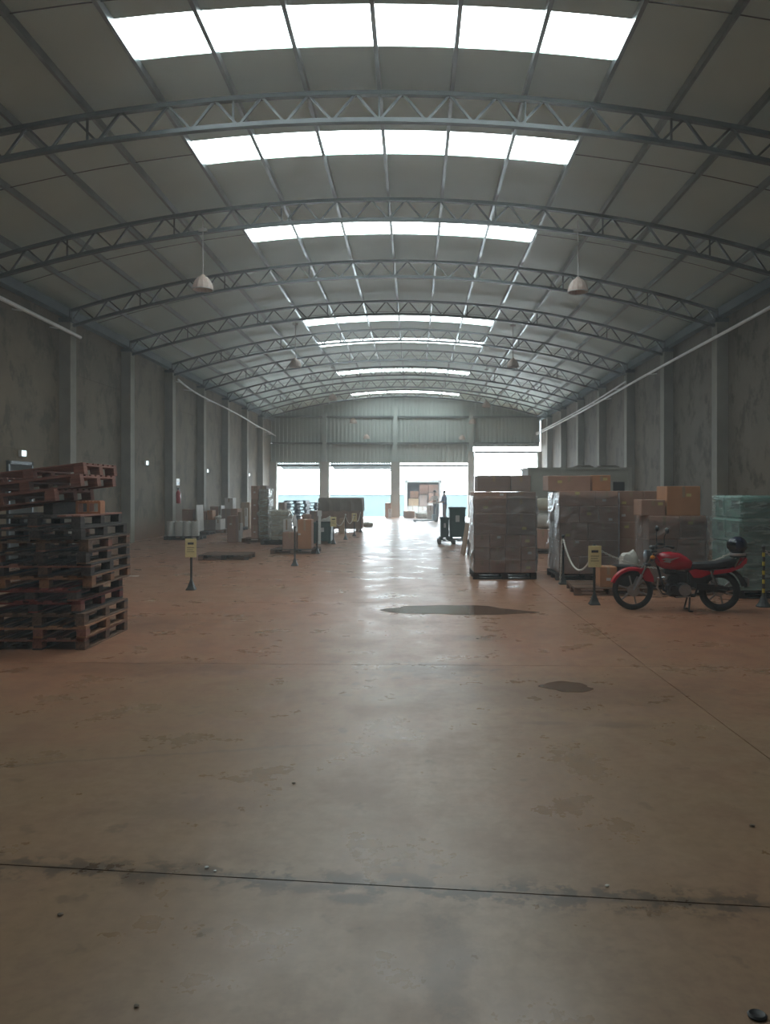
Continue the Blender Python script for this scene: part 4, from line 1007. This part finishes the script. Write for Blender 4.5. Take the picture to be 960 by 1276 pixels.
# ------------------------------------------------------------------ left side goods
# white rolls on pallet
pallet((-7.98, 26.9, 0), (0, 0, R(0)), 'pallet under the white rolls by the left wall', 'wood_grey')
for i, (dx, dy) in enumerate(((-.42, -.3), (-.14, -.32), (.15, -.3), (.43, -.31), (-.3, .1), (.0, .1), (.32, .1))):
    t = thing('wrapped_roll', ('white upright roll, %s from left in front row of rolls' % ORD[i]) if i < 4 else ('white upright roll, %s from left in rear row of rolls' % ORD[i - 4]), 'roll', (-7.98 + dx, 26.9 + dy, PH), 0, 'white rolls on the pallet')
    MB().lathe([(.10, 0), (.132, .005), (.132, .50), (.125, .51), (.04, .51)], 18).obj('roll_body', 'roll', t, True)
    MB().lathe([(.04, .505), (.04, .53), (.03, .53), (.03, .50)], 12, close=False).obj('core', 'carton_pale', t, True)
def px_carton(u0, u1, v0, v1, depth, label, m='carton', group=None, sticker=None, zb=None, y=None):
    """carton whose front face was measured between u0..u1 and v0..v1, standing on the floor unless told otherwise"""
    if y is None: y = G(u0, v1)[1]
    z0 = ZA(v1, y) if zb is None else zb
    return carton(XA(u0, y), XA(u1, y), y, y + depth, max(0, z0), ZA(v0, y), label, m, group, sticker)
LG = 'cartons along the left wall'
pallet((-8.44, 29.95, 0), (0, 0, R(0)), 'pallet under the tall cartons behind the white rolls', 'wood_grey')
px_carton(224, 241, 652, 668, .9, 'lower brown carton behind the white rolls', 'carton', LG, None, PH + .003, 29.5)
px_carton(227, 240.5, 634.5, 652, .7, 'upper brown carton behind the white rolls', 'carton', LG, None, ZA(652, 29.5) , 29.52)
o = MB().box(-.02, .02, -.45, .45, 0, 1.02, .004).box(-.03, -.02, -.4, .4, .3, .34).obj('white_panel', 'carton_white'); o.location = (XA(241.5, 29.5) + .13, 29.95, PH + .003); o.rotation_euler = (0, R(-2), 0); tag(o, 'white panel added as daylit side of cartons behind rolls', 'board')  # white panel added to stand in for the cartons' daylit side face
pallet((XA(264, 31), 31.3, 0), (0, 0, R(3)), 'pallet under the brown pile before the third pillar', 'wood')
px_carton(250, 268, 648, 664, .9, 'wide dark carton at the base of the brown pile', 'carton_dark', LG, None, PH + .003, 30.9)
px_carton(268.5, 275, 647, 664, .8, 'white carton at right of the brown pile', 'carton_white', LG, None, PH + .003, 30.9)
px_carton(249, 257, 637, 648, .6, 'brown carton at upper left of the brown pile', 'carton', LG, None, ZA(648, 30.9), 30.9)
px_carton(258, 265, 636, 648, .5, 'pinkish carton in upper middle of the brown pile', 'carton_orange', LG, None, ZA(648, 30.9), 30.9)
sack((XA(271.5, 31.2), 31.25, ZA(647, 30.9) + .005), (.24, .35, .12), 'flat white sack on top of the brown pile')
pallet((-8.74, 34.92, 0), (0, 0, R(90)), 'pallet of cartons close to the wall behind brown pile', 'wood_grey')
px_carton(262, 272, 631, 652, .9, 'brown carton close to the wall behind the brown pile', 'carton', LG, None, PH + .003, 34.4)
px_carton(272.3, 276, 630, 652, .9, 'white-edged carton close to the wall behind the brown pile', 'carton_white', LG, None, PH + .003, 34.4)
pallet((XA(286, 33), 33.4, 0), (0, 0, R(0)), 'pallet under the dark cartons with a white box on top', 'wood_grey')
px_carton(276, 287, 634, 661, .9, 'tall black carton below the large white box', 'carton_dark', LG, None, PH + .003, 33)
px_carton(287.3, 296, 634, 661, .9, 'brown carton below the large white box', 'carton', LG, None, PH + .003, 33)
px_carton(280, 290.5, 620.5, 634, .6, 'bright white box on top of the dark cartons', 'carton_white', LG, None, ZA(634, 33), 33.05)
px_carton(283, 294, 643, 676, .45, 'tall narrow brown carton standing on the floor alone', 'carton', LG, (.4, .7, 'sticker_w'))
px_carton(296.6, 300.4, 652, 675, .3, 'slim white carton beside the tall narrow brown carton', 'carton_white', LG)
px_carton(296.6, 300, 638, 652, .3, 'small brown carton above the slim white carton', 'carton_pale', LG, None, ZA(652, G(294, 675)[1]), G(294, 675)[1])
px_carton(300, 311, 626, 660, .8, 'large pale carton between pillars behind the brown cartons', 'carton_pale', LG, None, 0, 34.5)
px_carton(305, 308.5, 633, 661, .1, 'narrow white carton before the large pale carton', 'carton_white', LG, None, 0, 34.1)
# tall mixed stack
ty = 25.2
pallet((XA(324, ty), ty + .5, 0), (0, 0, R(0)), 'pallet under the tallest wrapped stack on the left', 'wood')
zz = PH + .003
for i, h in enumerate((.42, .46, .42, .42)):
    carton(XA(313, ty), XA(321.5, ty), ty, ty + .8, zz, zz + h, 'carton with pale label, %s from bottom in tallest left stack' % ORD[i], 'carton', 'cartons in tallest left stack', (.5, .5, 'sticker_w')); zz += h
carton(XA(324, ty), XA(334, ty), ty, ty + .8, PH + .003, PH + 1.35, 'tall grey carton at the right of tallest left stack', 'carton_pale', 'cartons in tallest left stack')
carton(XA(324, ty), XA(332, ty), ty + .05, ty + .8, 1.49, 1.86, 'dark carton topping the tallest left stack', 'carton_dark', 'cartons in tallest left stack')
wrap(XA(324, ty) + .0, XA(334, ty), ty, ty + .8, .14, 1.75, 'thick glossy film around the tallest left stack', 'film_thick', .02)
# cream wrapped stack
ty = 24.2
pallet((XA(348, ty), ty + .45, 0), (0, 0, R(4)), 'pallet under the cream wrapped stack', 'wood_grey')
for i in range(3):
    for j in range(2):
        t = thing('cream_bundle', 'cream bundle, %s layer, %s side of the cream wrapped stack' % (['bottom', 'middle', 'top'][i], ['left', 'right'][j]), 'bundle', (XA(342.5 + 10.5 * j, ty), ty + .4, PH + .003 + i * .315), 0, 'bundles of the cream stack')
        MB().box(-.13, .13, -.35, .35, 0, .31, .04).obj('pack', 'cream', t); MB().box(-.132, .132, -.352, .352, .14, .17).obj('strap', 'carton_pale', t)
wrap(XA(337, ty), XA(358.5, ty), ty, ty + .8, .14, 1.09, 'glossy film around the cream stack', 'film_thick', .02)
o = carton(XA(353, 23.0), XA(361.5, 23.0), 23.0, 23.4, 0, ZA(647, 23.0), 'grey-white slim carton right of the cream stack', 'carton_white', LG)
o = MB().box(-.015, .015, -.3, .3, 0, .95, .004).box(-.02, .02, -.31, -.28, 0, .95).obj('white_panel', 'carton_white'); o.location = (XA(368, 23.6) + .05, 23.7, 0); o.rotation_euler = (0, R(-6), 0); tag(o, 'white foam board leaning right of the slim grey-white carton', 'board')
# two cartons on the pallet behind the chain line
py = 20.45
pallet((XA(366, py), py + .48, 0), (0, 0, R(-2)), 'pallet carrying the two brown cartons by the left post line', 'wood', None, ['wood_grey'])
carton(XA(352, py + .1), XA(369.5, py + .1), py + .1, py + .6, PH + .003, ZA(663.5, py), 'shorter brown carton on the pallet by the left post line', 'carton', 'cartons on the pallet by the posts')
carton(XA(371, py + .1), XA(388.5, py + .1), py + .1, py + .55, PH + .003, ZA(647.5, py), 'taller brown carton on the pallet by the left post line', 'carton_orange', 'cartons on the pallet by the posts', (.12, .5, 'sticker_w'))
# dark green bin
gy = 24.6
def green_bin(x0, x1, y0, h, label, lid=True, z0=0):
    t = thing('plastic_bin', label, 'bin', ((x0 + x1) / 2, y0 + .35, z0), 0, 'dark green bins'); w_ = (x1 - x0) / 2
    MB().prism([(-w_ * .94, .08), (w_ * .94, .08), (w_, h), (-w_, h)], 'y', -.35, .35).obj('tub', 'bin', t)
    MB().box(-w_ - .02, w_ + .02, -.37, .37, h - .06, h, .01).obj('rim', 'bin', t)
    for q in (-.5, .5): MB().box(w_ * q - .03, w_ * q + .03, -.365, -.35, .1, h - .06).obj('rib', 'bin', t)
    for xx in (-1, 1):
        for yy in (-.28, .28): MB().box(xx * w_ * .8 - .05, xx * w_ * .8 + .05, yy - .05, yy + .05, 0, .08).obj('foot', 'bin', t)
    MB().box(-w_ * .25, w_ * .25, -.352, -.349, h * .55, h * .75).obj('label_plate', 'sticker_w', t)
    return t
green_bin(XA(389, gy), XA(413, gy), gy, ZA(651, gy), 'dark green bin on floor behind the left post line')
o = MB().box(-.04, .04, -.01, .01, 0, .72).box(-.07, .07, -.014, -.01, .62, .74).obj('white_stake', 'white'); o.location = (XA(399, gy), gy - .12, .42); o.location.z = 0; o.scale = (1, 1, 1.42); tag(o, 'white upright plank in front of the dark green bin', 'plank')
px_carton(386, 399, 636.5, 660, .5, 'brown carton rising behind the dark green bin', 'carton_dark', LG, None, 0, 26.2)
px_carton(376, 386, 641, 668, .5, 'pink-brown carton behind the taller carton on pallet', 'carton', LG, None, 0, 25.6)
sack((XA(406, 25.6), 25.7, 0), (.5, .45, .78), 'white plastic sack peeking above the dark green bin')
# blue pallet stacks in the distance
def blue_pallet(x, y, z, label):
    t = thing('plastic_pallet', label, 'pallet', (x, y, z), 0, 'dark blue plastic pallets')
    MB().box(-.5, .5, -.6, .6, .105, .135).obj('deck', 'blue_plastic', t)
    for xx in (-.44, 0, .44): MB().box(xx - .06, xx + .06, -.6, .6, 0, .105).obj('runner', 'blue_plastic', t)
    return t
for i in range(9): blue_pallet(XA(368, 35) + (.03 if i % 2 else -.02), 35.6, i * .14, 'dark blue plastic pallet, %s from floor in the larger blue stack' % ORD[i])
for i in range(8): blue_pallet(XA(393, 38.5) + (.03 if i % 2 else -.02), 39, i * .14, 'dark blue plastic pallet, %s from floor in stack beside tarp crate' % ORD[i])
px_carton(347, 355, 626, 655, .6, 'brown carton left of the larger blue pallet stack', 'carton_dark', LG, None, 0, 33)
# tarp-covered crate
cy0 = 31.8
t = thing('covered_crate', 'large wooden crate under a brown tarp beside the post line', 'crate', (XA(424, cy0), cy0 + .7, 0))
hw = (XA(451, cy0) - XA(398, cy0)) / 2
MB().box(-hw, hw, -.68, .68, .12, 1.36).obj('body', 'crate_wood', t)
for q in (-1, -.33, .33, 1): MB().box(q * hw - .05, q * hw + .05, -.71, -.68, .12, .9).obj('batten', 'crate_wood', t)
for zq in (.25, .8): MB().box(-hw, hw, -.725, -.71, zq, zq + .1).obj('plank', 'crate_wood', t)
for q in (-.8, 0, .8): MB().box(q * hw - .07, q * hw + .07, -.68, .68, 0, .12).obj('skid', 'crate_wood', t)
mb = MB(); bm = mb.bm
per = []
nn = 12
for i in range(nn): per.append((-1 + 2 * i / nn, -1))
for i in range(nn): per.append((1, -1 + 2 * i / nn))
for i in range(nn): per.append((1 - 2 * i / nn, 1))
for i in range(nn): per.append((-1, 1 - 2 * i / nn))
rg = []
for lv, (zz, k) in enumerate(((1.41, .97), (1.38, 1.02), (1.15, 1.03), (.90, 1.035))):
    rg.append([bm.verts.new((hw * k * px * (1 + (.02 * math.sin(i * 1.7) if lv > 1 else 0)), .72 * k * py * (1 + (.03 * math.cos(i * 2.1) if lv > 1 else 0)), zz - (.06 * abs(math.sin(i * .9)) if lv == 3 else 0))) for i, (px, py) in enumerate(per)])
for A, B in zip(rg, rg[1:]):
    for j in range(len(A)): bm.faces.new((A[j], A[(j + 1) % len(A)], B[(j + 1) % len(A)], B[j]))
bm.faces.new(rg[0])
mb.obj('tarp', 'tarp', t)
px_carton(423, 429, 646, 667, .35, 'upright brown carton before the tarp-covered crate', 'carton_pale', LG, None, 0, 30.3)
for i, (u, v) in enumerate(((453, 655.5), (457, 655), (461, 656))):
    p = G(u, v); sack((p[0], p[1], 0), (.35, .35, .18), ['left', 'middle', 'right'][i] + ' one of the small bundles past the post line', m=['cream', 'sack', 'cream'][i])
# boxes by the centre column
px_carton(480, 487.5, 627, 645, .6, 'pink carton left of the centre column in opening', 'carton_orange', 'cartons at the dock', None, 0, 49.3)
px_carton(484, 488, 634, 646, .3, 'white carton left of the centre column in opening', 'carton_white', 'cartons at the dock', None, 0, 48.6)

# ------------------------------------------------------------------ right side far goods
gy = 24.3
pallet((XA(566, gy), gy + .55, 0), (0, 0, R(90)), 'pallet under the dark green bins at the aisle', 'wood_grey')
green_bin(XA(549.5, gy), XA(559.7, gy), gy, ZA(645, gy) - PH, 'narrow dark green bin at the aisle, front left', z0=PH + .003)
green_bin(XA(561, gy), XA(581, gy), gy + .25, ZA(632.5, gy) - PH, 'tall dark green bin at the aisle beside wrapped stack', z0=PH + .003)
for i, (u, v, h, a, m) in enumerate(((576, 693, .85, -9, 'carton_pale'), (584.5, 694, .92, -6, 'carton_dark'))):
    p = G(u, v)
    o = MB().box(-.02, .02, -.4, .4, 0, h, .003).box(-.024, -.02, -.38, .38, h * .48, h * .52).obj('flattened_carton', m); o.location = (p[0] + .05, p[1] + .5, 0.0); o.rotation_euler = (0, R(-a), R(2)); tag(o, ['pale flattened carton leaning at the aisle, outer one', 'dark flattened carton leaning at the aisle, inner one'][i], 'carton', 'flattened cartons leaning by the stack')
def pallet_jack(x, y, rz, label):
    t = thing('pallet_jack', label, 'pallet jack', (x, y, 0), rz)
    for s in (-1, 1):
        MB().box(-.6, .55, s * .18 - .07, s * .18 + .07, .07, .12, .01).obj('fork', 'jack', t)
        MB().tube([(-.5, s * .18 - .04, .04), (-.5, s * .18 + .04, .04)], .04, 12).obj('roller', 'black', t)
    MB().box(.45, .68, -.24, .24, .08, .42, .03).obj('pump_body', 'jack', t)
    MB().tube([(.66, -.1, .1), (.66, .1, .1)], .1, 16).obj('steer_wheel', 'black', t)
    MB().tube([(.62, 0, .35), (.72, 0, 1.12)], .02, 8).obj('tiller', 'jack', t)
    MB().tube([(.72, -.14, 1.14), (.74, -.14, 1.26), (.74, .14, 1.26), (.72, .14, 1.14), (.72, -.14, 1.14)], .016, 8).obj('handle', 'jack', t)
pallet_jack(XA(582, 31) - .2, 31, R(20), 'pallet jack with upright handle behind the dark green bins')
pallet_jack(XA(545, 42.3) - .72, 42.3, R(3), 'blue pallet jack on the bright floor near the dock')

# ------------------------------------------------------------------ truck at the dock
ty = 52.0; tx = .63
t = thing('truck', 'box truck backed to the dock with open cargo box', 'truck', (tx, ty, -1.2))
FLZ = 1.15; W = 1.18; H = 3.56; LN = 5.5
MB().box(-W, W, 0, LN, FLZ - .12, FLZ).obj('cargo_floor', 'truck_in', t)
for s in (-1, 1):
    sd = MB().box(min(s * W, s * (W + .04)), max(s * W, s * (W + .04)), 0, LN, FLZ - .12, H).obj('side_panel', 'truck_white', t)
    MB().box(min(s * (W - .10), s * (W + .06)), max(s * (W - .10), s * (W + .06)), -.06, 0, FLZ - .1, H + .04).obj('door_post', 'truck_white', sd)
    MB().box(min(s * (W + .06), s * (W + .10)), max(s * (W + .06), s * (W + .10)), .0, 1.15, FLZ, H).obj('rear_door', 'truck_white', t)
    for yy in (1.0, 2.1):
        M_ = Matrix.Translation((s * (W - .15), yy, .48)) @ Matrix.Rotation(R(90), 4, 'Y')
        wv = MB().lathe([(.25, -.12), (.46, -.13), (.48, -.08), (.48, .08), (.46, .13), (.25, .12)], 22, m=M_).obj('wheel', 'rubber', t, True)
        MB().lathe([(.05, -.10), (.24, -.11), (.24, .11), (.05, .10)], 18, m=M_).obj('rim', 'alloy', wv, True)
    M_ = Matrix.Translation((s * (W - .15), LN + 1.0, .48)) @ Matrix.Rotation(R(90), 4, 'Y')
    MB().lathe([(.25, -.12), (.46, -.13), (.48, -.08), (.48, .08), (.46, .13), (.25, .12)], 22, m=M_).obj('wheel', 'rubber', t, True)
MB().box(-W - .04, W + .04, 0, LN, H, H + .05).obj('roof', 'truck_white', t)
MB().box(-W - .06, W + .06, -.06, 0, H - .06, H + .10).obj('rear_header', 'truck_white', t)
MB().box(-W, W, LN - .05, LN, FLZ, H).obj('front_panel', 'truck_in', t)
MB().box(-.4, .4, 0, LN + 2, .6, .85).obj('chassis', 'black', t)
MB().box(-W + .05, W - .05, -.02, .1, .35, .55).obj('bumper', 'black', t)
cab = MB().prism([(LN + .1, .55), (LN + 2.0, .55), (LN + 2.05, 1.4), (LN + 1.6, 2.5), (LN + .1, 2.6)], 'x', -1.05, 1.05).obj('cab', 'truck_white', t)
MB().prism([(LN + 2.03, 1.5), (LN + 2.06, 1.5), (LN + 1.66, 2.4), (LN + 1.63, 2.4)], 'x', -.95, .95).obj('windscreen', 'visor', cab)
zf = -1.2 + FLZ
TC = 'cartons inside the truck'
spec = [(-1.05, -.35, 0, .75, 'carton_white', 'white carton low left inside the truck'), (-.33, .28, 0, .7, 'carton_white', 'white carton low centre inside the truck'),
        (.32, 1.05, 0, .95, 'carton_white', 'large white carton low right inside the truck'), (-.25, .30, .72, 1.5, 'carton_dark', 'dark brown carton mid centre inside the truck'),
        (.38, 1.06, .97, 1.65, 'carton', 'red-brown carton mid right inside the truck'), (-1.0, -.3, .77, 1.25, 'carton_pale', 'pale carton mid left inside the truck'),
        (-.9, -.3, 1.27, 1.75, 'carton_orange', 'orange carton upper left inside the truck'), (-.25, .36, 1.52, 2.2, 'carton', 'brown carton upper centre inside the truck'), (.38, 1.06, 1.67, 2.2, 'carton', 'brown carton upper right inside the truck')]
for (a, b2, c, e, m, lb) in spec: carton(tx + a, tx + b2, ty + .5 + .25 * (c > 1), ty + 1.3, zf + c, zf + e, lb, m, TC)
carton(XA(503, 49), XA(517, 49), 48.7, 49.2, 0, .42, 'pink carton on the dock floor left of truck', 'carton_orange', 'cartons at the dock')
sack((XA(527, 48), 48, 0), (.95, .6, .36), 'low grey bundle on the dock floor before the truck')
carton(XA(532, 47), XA(541, 47), 46.8, 47.3, 0, .85, 'white carton on the dock floor before the truck', 'carton_white', 'cartons at the dock')

# ------------------------------------------------------------------ people
def person(x, y, rz, label, shirt, trousers, lean=0.0, reach=.3):
    t = thing('person', label, 'person', (x, y, 0), rz)
    me = bpy.data.meshes.new('body'); V = []; E = []; RR = []
    def v(p, r, par=None):
        V.append(p); RR.append(r)
        if par is not None: E.append((par, len(V) - 1))
        return len(V) - 1
    lx = lean
    pel = v((0, 0, .95), (.15, .11)); ab = v((lx * .3, 0, 1.10), (.14, .10), pel); ch = v((lx * .7, 0, 1.30), (.165, .115), ab)
    nk = v((lx, 0, 1.45), (.06, .06), ch); hd = v((lx + .02, 0, 1.53), (.07, .075), nk); h2 = v((lx + .025, 0, 1.62), (.082, .095), hd); h3 = v((lx + .015, 0, 1.69), (.06, .07), h2)
    for s in (-1, 1):
        hp = v((0, s * .095, .88), (.088, .088), pel); kn = v((.03, s * .11, .48), (.058, .058), hp); an = v((-.02, s * .12, .08), (.042, .042), kn); to = v((.14, s * .13, .035), (.038, .035), an)
        sh = v((lx * .8, s * .19, 1.38), (.06, .06), ch); el = v((lx + reach * .25, s * .25, 1.13), (.043, .043), sh); wr = v((lx + reach, s * .22, 1.02 + reach * .25), (.03, .03), el)
        pa = v((lx + reach + .07, s * .21, 1.02 + reach * .25), (.038, .022), wr)
        for f in range(4): v((lx + reach + .15 - .012 * abs(f - 1.5), s * .21 + (f - 1.5) * .019, 1.0 + reach * .25), (.009, .009), pa)
        v((lx + reach + .09, s * .165, 1.03 + reach * .25), (.010, .010), wr)
    me.from_pydata(V, E, [])
    o = bpy.data.objects.new('body', me); col.objects.link(o)
    sk = o.modifiers.new('skin', 'SKIN'); sk.use_smooth_shade = True
    for i, d_ in enumerate(me.skin_vertices[0].data): d_.radius = RR[i]; d_.use_root = i == 0
    o.modifiers.new('sub', 'SUBSURF').levels = 2
    dg = bpy.context.evaluated_depsgraph_get(); dg.update()
    nm = bpy.data.meshes.new_from_object(o.evaluated_get(dg)); bpy.data.objects.remove(o)
    for m in ('skin', shirt, trousers, 'shoe'): nm.materials.append(MT[m])
    for p in nm.polygons:
        c = p.center
        if c.z < .075: i = 3
        elif c.z < .97 and abs(c.x) < .2: i = 2
        elif c.z < 1.43 and c.x < lx + reach * .55 and abs(c.y) < .34: i = 1
        else: i = 0
        p.material_index = i
    nm.polygons.foreach_set('use_smooth', [True] * len(nm.polygons))
    b = link('body', nm, t)
    mb = MB(); mb.ball((lx + .005, 0, 1.655), .098, (1.02, .92, 1.0), 16, 12)
    bmesh.ops.delete(mb.bm, geom=[q for q in mb.bm.verts if q.co.z < 1.62 and q.co.x > lx - .02 or q.co.z < 1.56], context='VERTS')
    mb.obj('hair', 'hair', t, True)
    MB().ball((lx + .105, .033, 1.63), .011, u=8, v=6).ball((lx + .105, -.033, 1.63), .011, u=8, v=6).obj('eyes', 'hair', t)
    MB().prism([(lx + .10, 1.63), (lx + .135, 1.59), (lx + .10, 1.58)], 'y', -.014, .014).obj('nose', 'skin', t)
    MB().box(lx + .095, lx + .108, -.026, .026, 1.548, 1.558).obj('mouth', 'trousers_brown', t)
    for s in (-1, 1): MB().ball((lx + .01, s * .09, 1.615), .025, (.6, .35, 1), 8, 6).obj('ear', 'skin', t, True)
person(XA(554.5, 42.2), 42.2, R(200), 'person in blue shirt and brown trousers standing before truck', 'shirt_blue', 'trousers_brown', .02, .22)
person(XA(543.5, 44.4), 44.4, R(230), 'person in white shirt leaning toward the blue pallet jack', 'shirt_white', 'jeans', .12, .38)

# ------------------------------------------------------------------ floor details
def puddle(cx, cy_, rx, ry, label, seed, skew=0):
    rnd = random.Random(seed); n = 40; ph = [rnd.uniform(0, 6.28) for _ in range(4)]
    pts = []
    for i in range(n):
        a = 2 * math.pi * i / n; k = 1 + .12 * math.sin(2 * a + ph[0]) + .10 * math.sin(3 * a + ph[1]) + .06 * math.sin(5 * a + ph[2]) + .04 * math.sin(9 * a + ph[3])
        x = rx * k * math.cos(a); pts.append((x, ry * k * math.sin(a) * (1 - .45 * max(0, math.cos(a)) ** 2) + skew * x))
    mb = MB(); bm = mb.bm
    o1 = [bm.verts.new((x, y, 0)) for x, y in pts]; o2 = [bm.verts.new((x * .985, y * .985, .003)) for x, y in pts]
    for j in range(n): bm.faces.new((o1[j], o1[(j + 1) % n], o2[(j + 1) % n], o2[j]))
    bm.faces.new(o2)
    o = mb.obj('puddle', 'water'); o.location = (cx, cy_, .0005); tag(o, label, 'puddle')
puddle(XA(572, 10.75), 10.75, .92, .50, 'large dark puddle in the middle of the aisle floor', 3, -.12)
puddle(XA(707, 6.52), 6.52, .22, .17, 'small dark puddle on floor nearer the viewer', 5)
def chip(u, v, s, label, m):
    p = G(u, v); rnd = random.Random(u); mb = MB(); mb.ball((0, 0, .3 * s), s, (1, .8, .35), 8, 5)
    for q in mb.bm.verts: q.co += Vector((rnd.uniform(-.2, .2) * s, rnd.uniform(-.2, .2) * s, rnd.uniform(0, .1) * s))
    o = mb.obj('debris_chip', m); o.location = (p[0], p[1], 0.002); tag(o, label, 'debris', 'debris crumbs on the floor')
chip(258, 1082, 0.0104, 'pale crumb on the floor joint, at left', 'white'); chip(268, 1086, 0.0065, 'tiny pale crumb beside the larger crumb at the joint', 'white')
chip(757, 1105, .010, 'pale crumb on the floor joint, at right', 'chain'); chip(75, 1141, 0.0117, 'dark flat crumb at lower left of the floor', 'tarp')
chip(938, 1030, 0.0143, 'dark leaf-like scrap on the floor at right', 'tarp'); chip(366, 977, 0.0130, 'dark scrap lying left of the aisle centre', 'tarp')
chip(170, 1255, 0.0091, 'dark crumb at the bottom left of the floor', 'tarp')
p = G(944, 1267)
o = MB().lathe([(.0, .0), (.036, .0), (.038, .006), (.03, .012), (.022, .008), (.0, .008)], 18, close=False).obj('bottle_cap', 'black', None, True); o.location = (p[0], p[1], .002); o.scale = (.8, .7, .8); tag(o, 'flat black cap lying on floor at bottom right corner', 'cap')
for i, (u, v, w_, a) in enumerate(((160, 718, .20, 0),)):
    p = G(u, v); o = MB().box(-w_, w_, -.03, .03, .001, .006).box(-w_ * .6, w_ * .9, -.05, .05, .001, .004).obj('paper_strip', 'white'); o.location = (p[0], p[1], 0); tag(o, 'white paper strip on floor behind the tall pallet stack', 'paper')
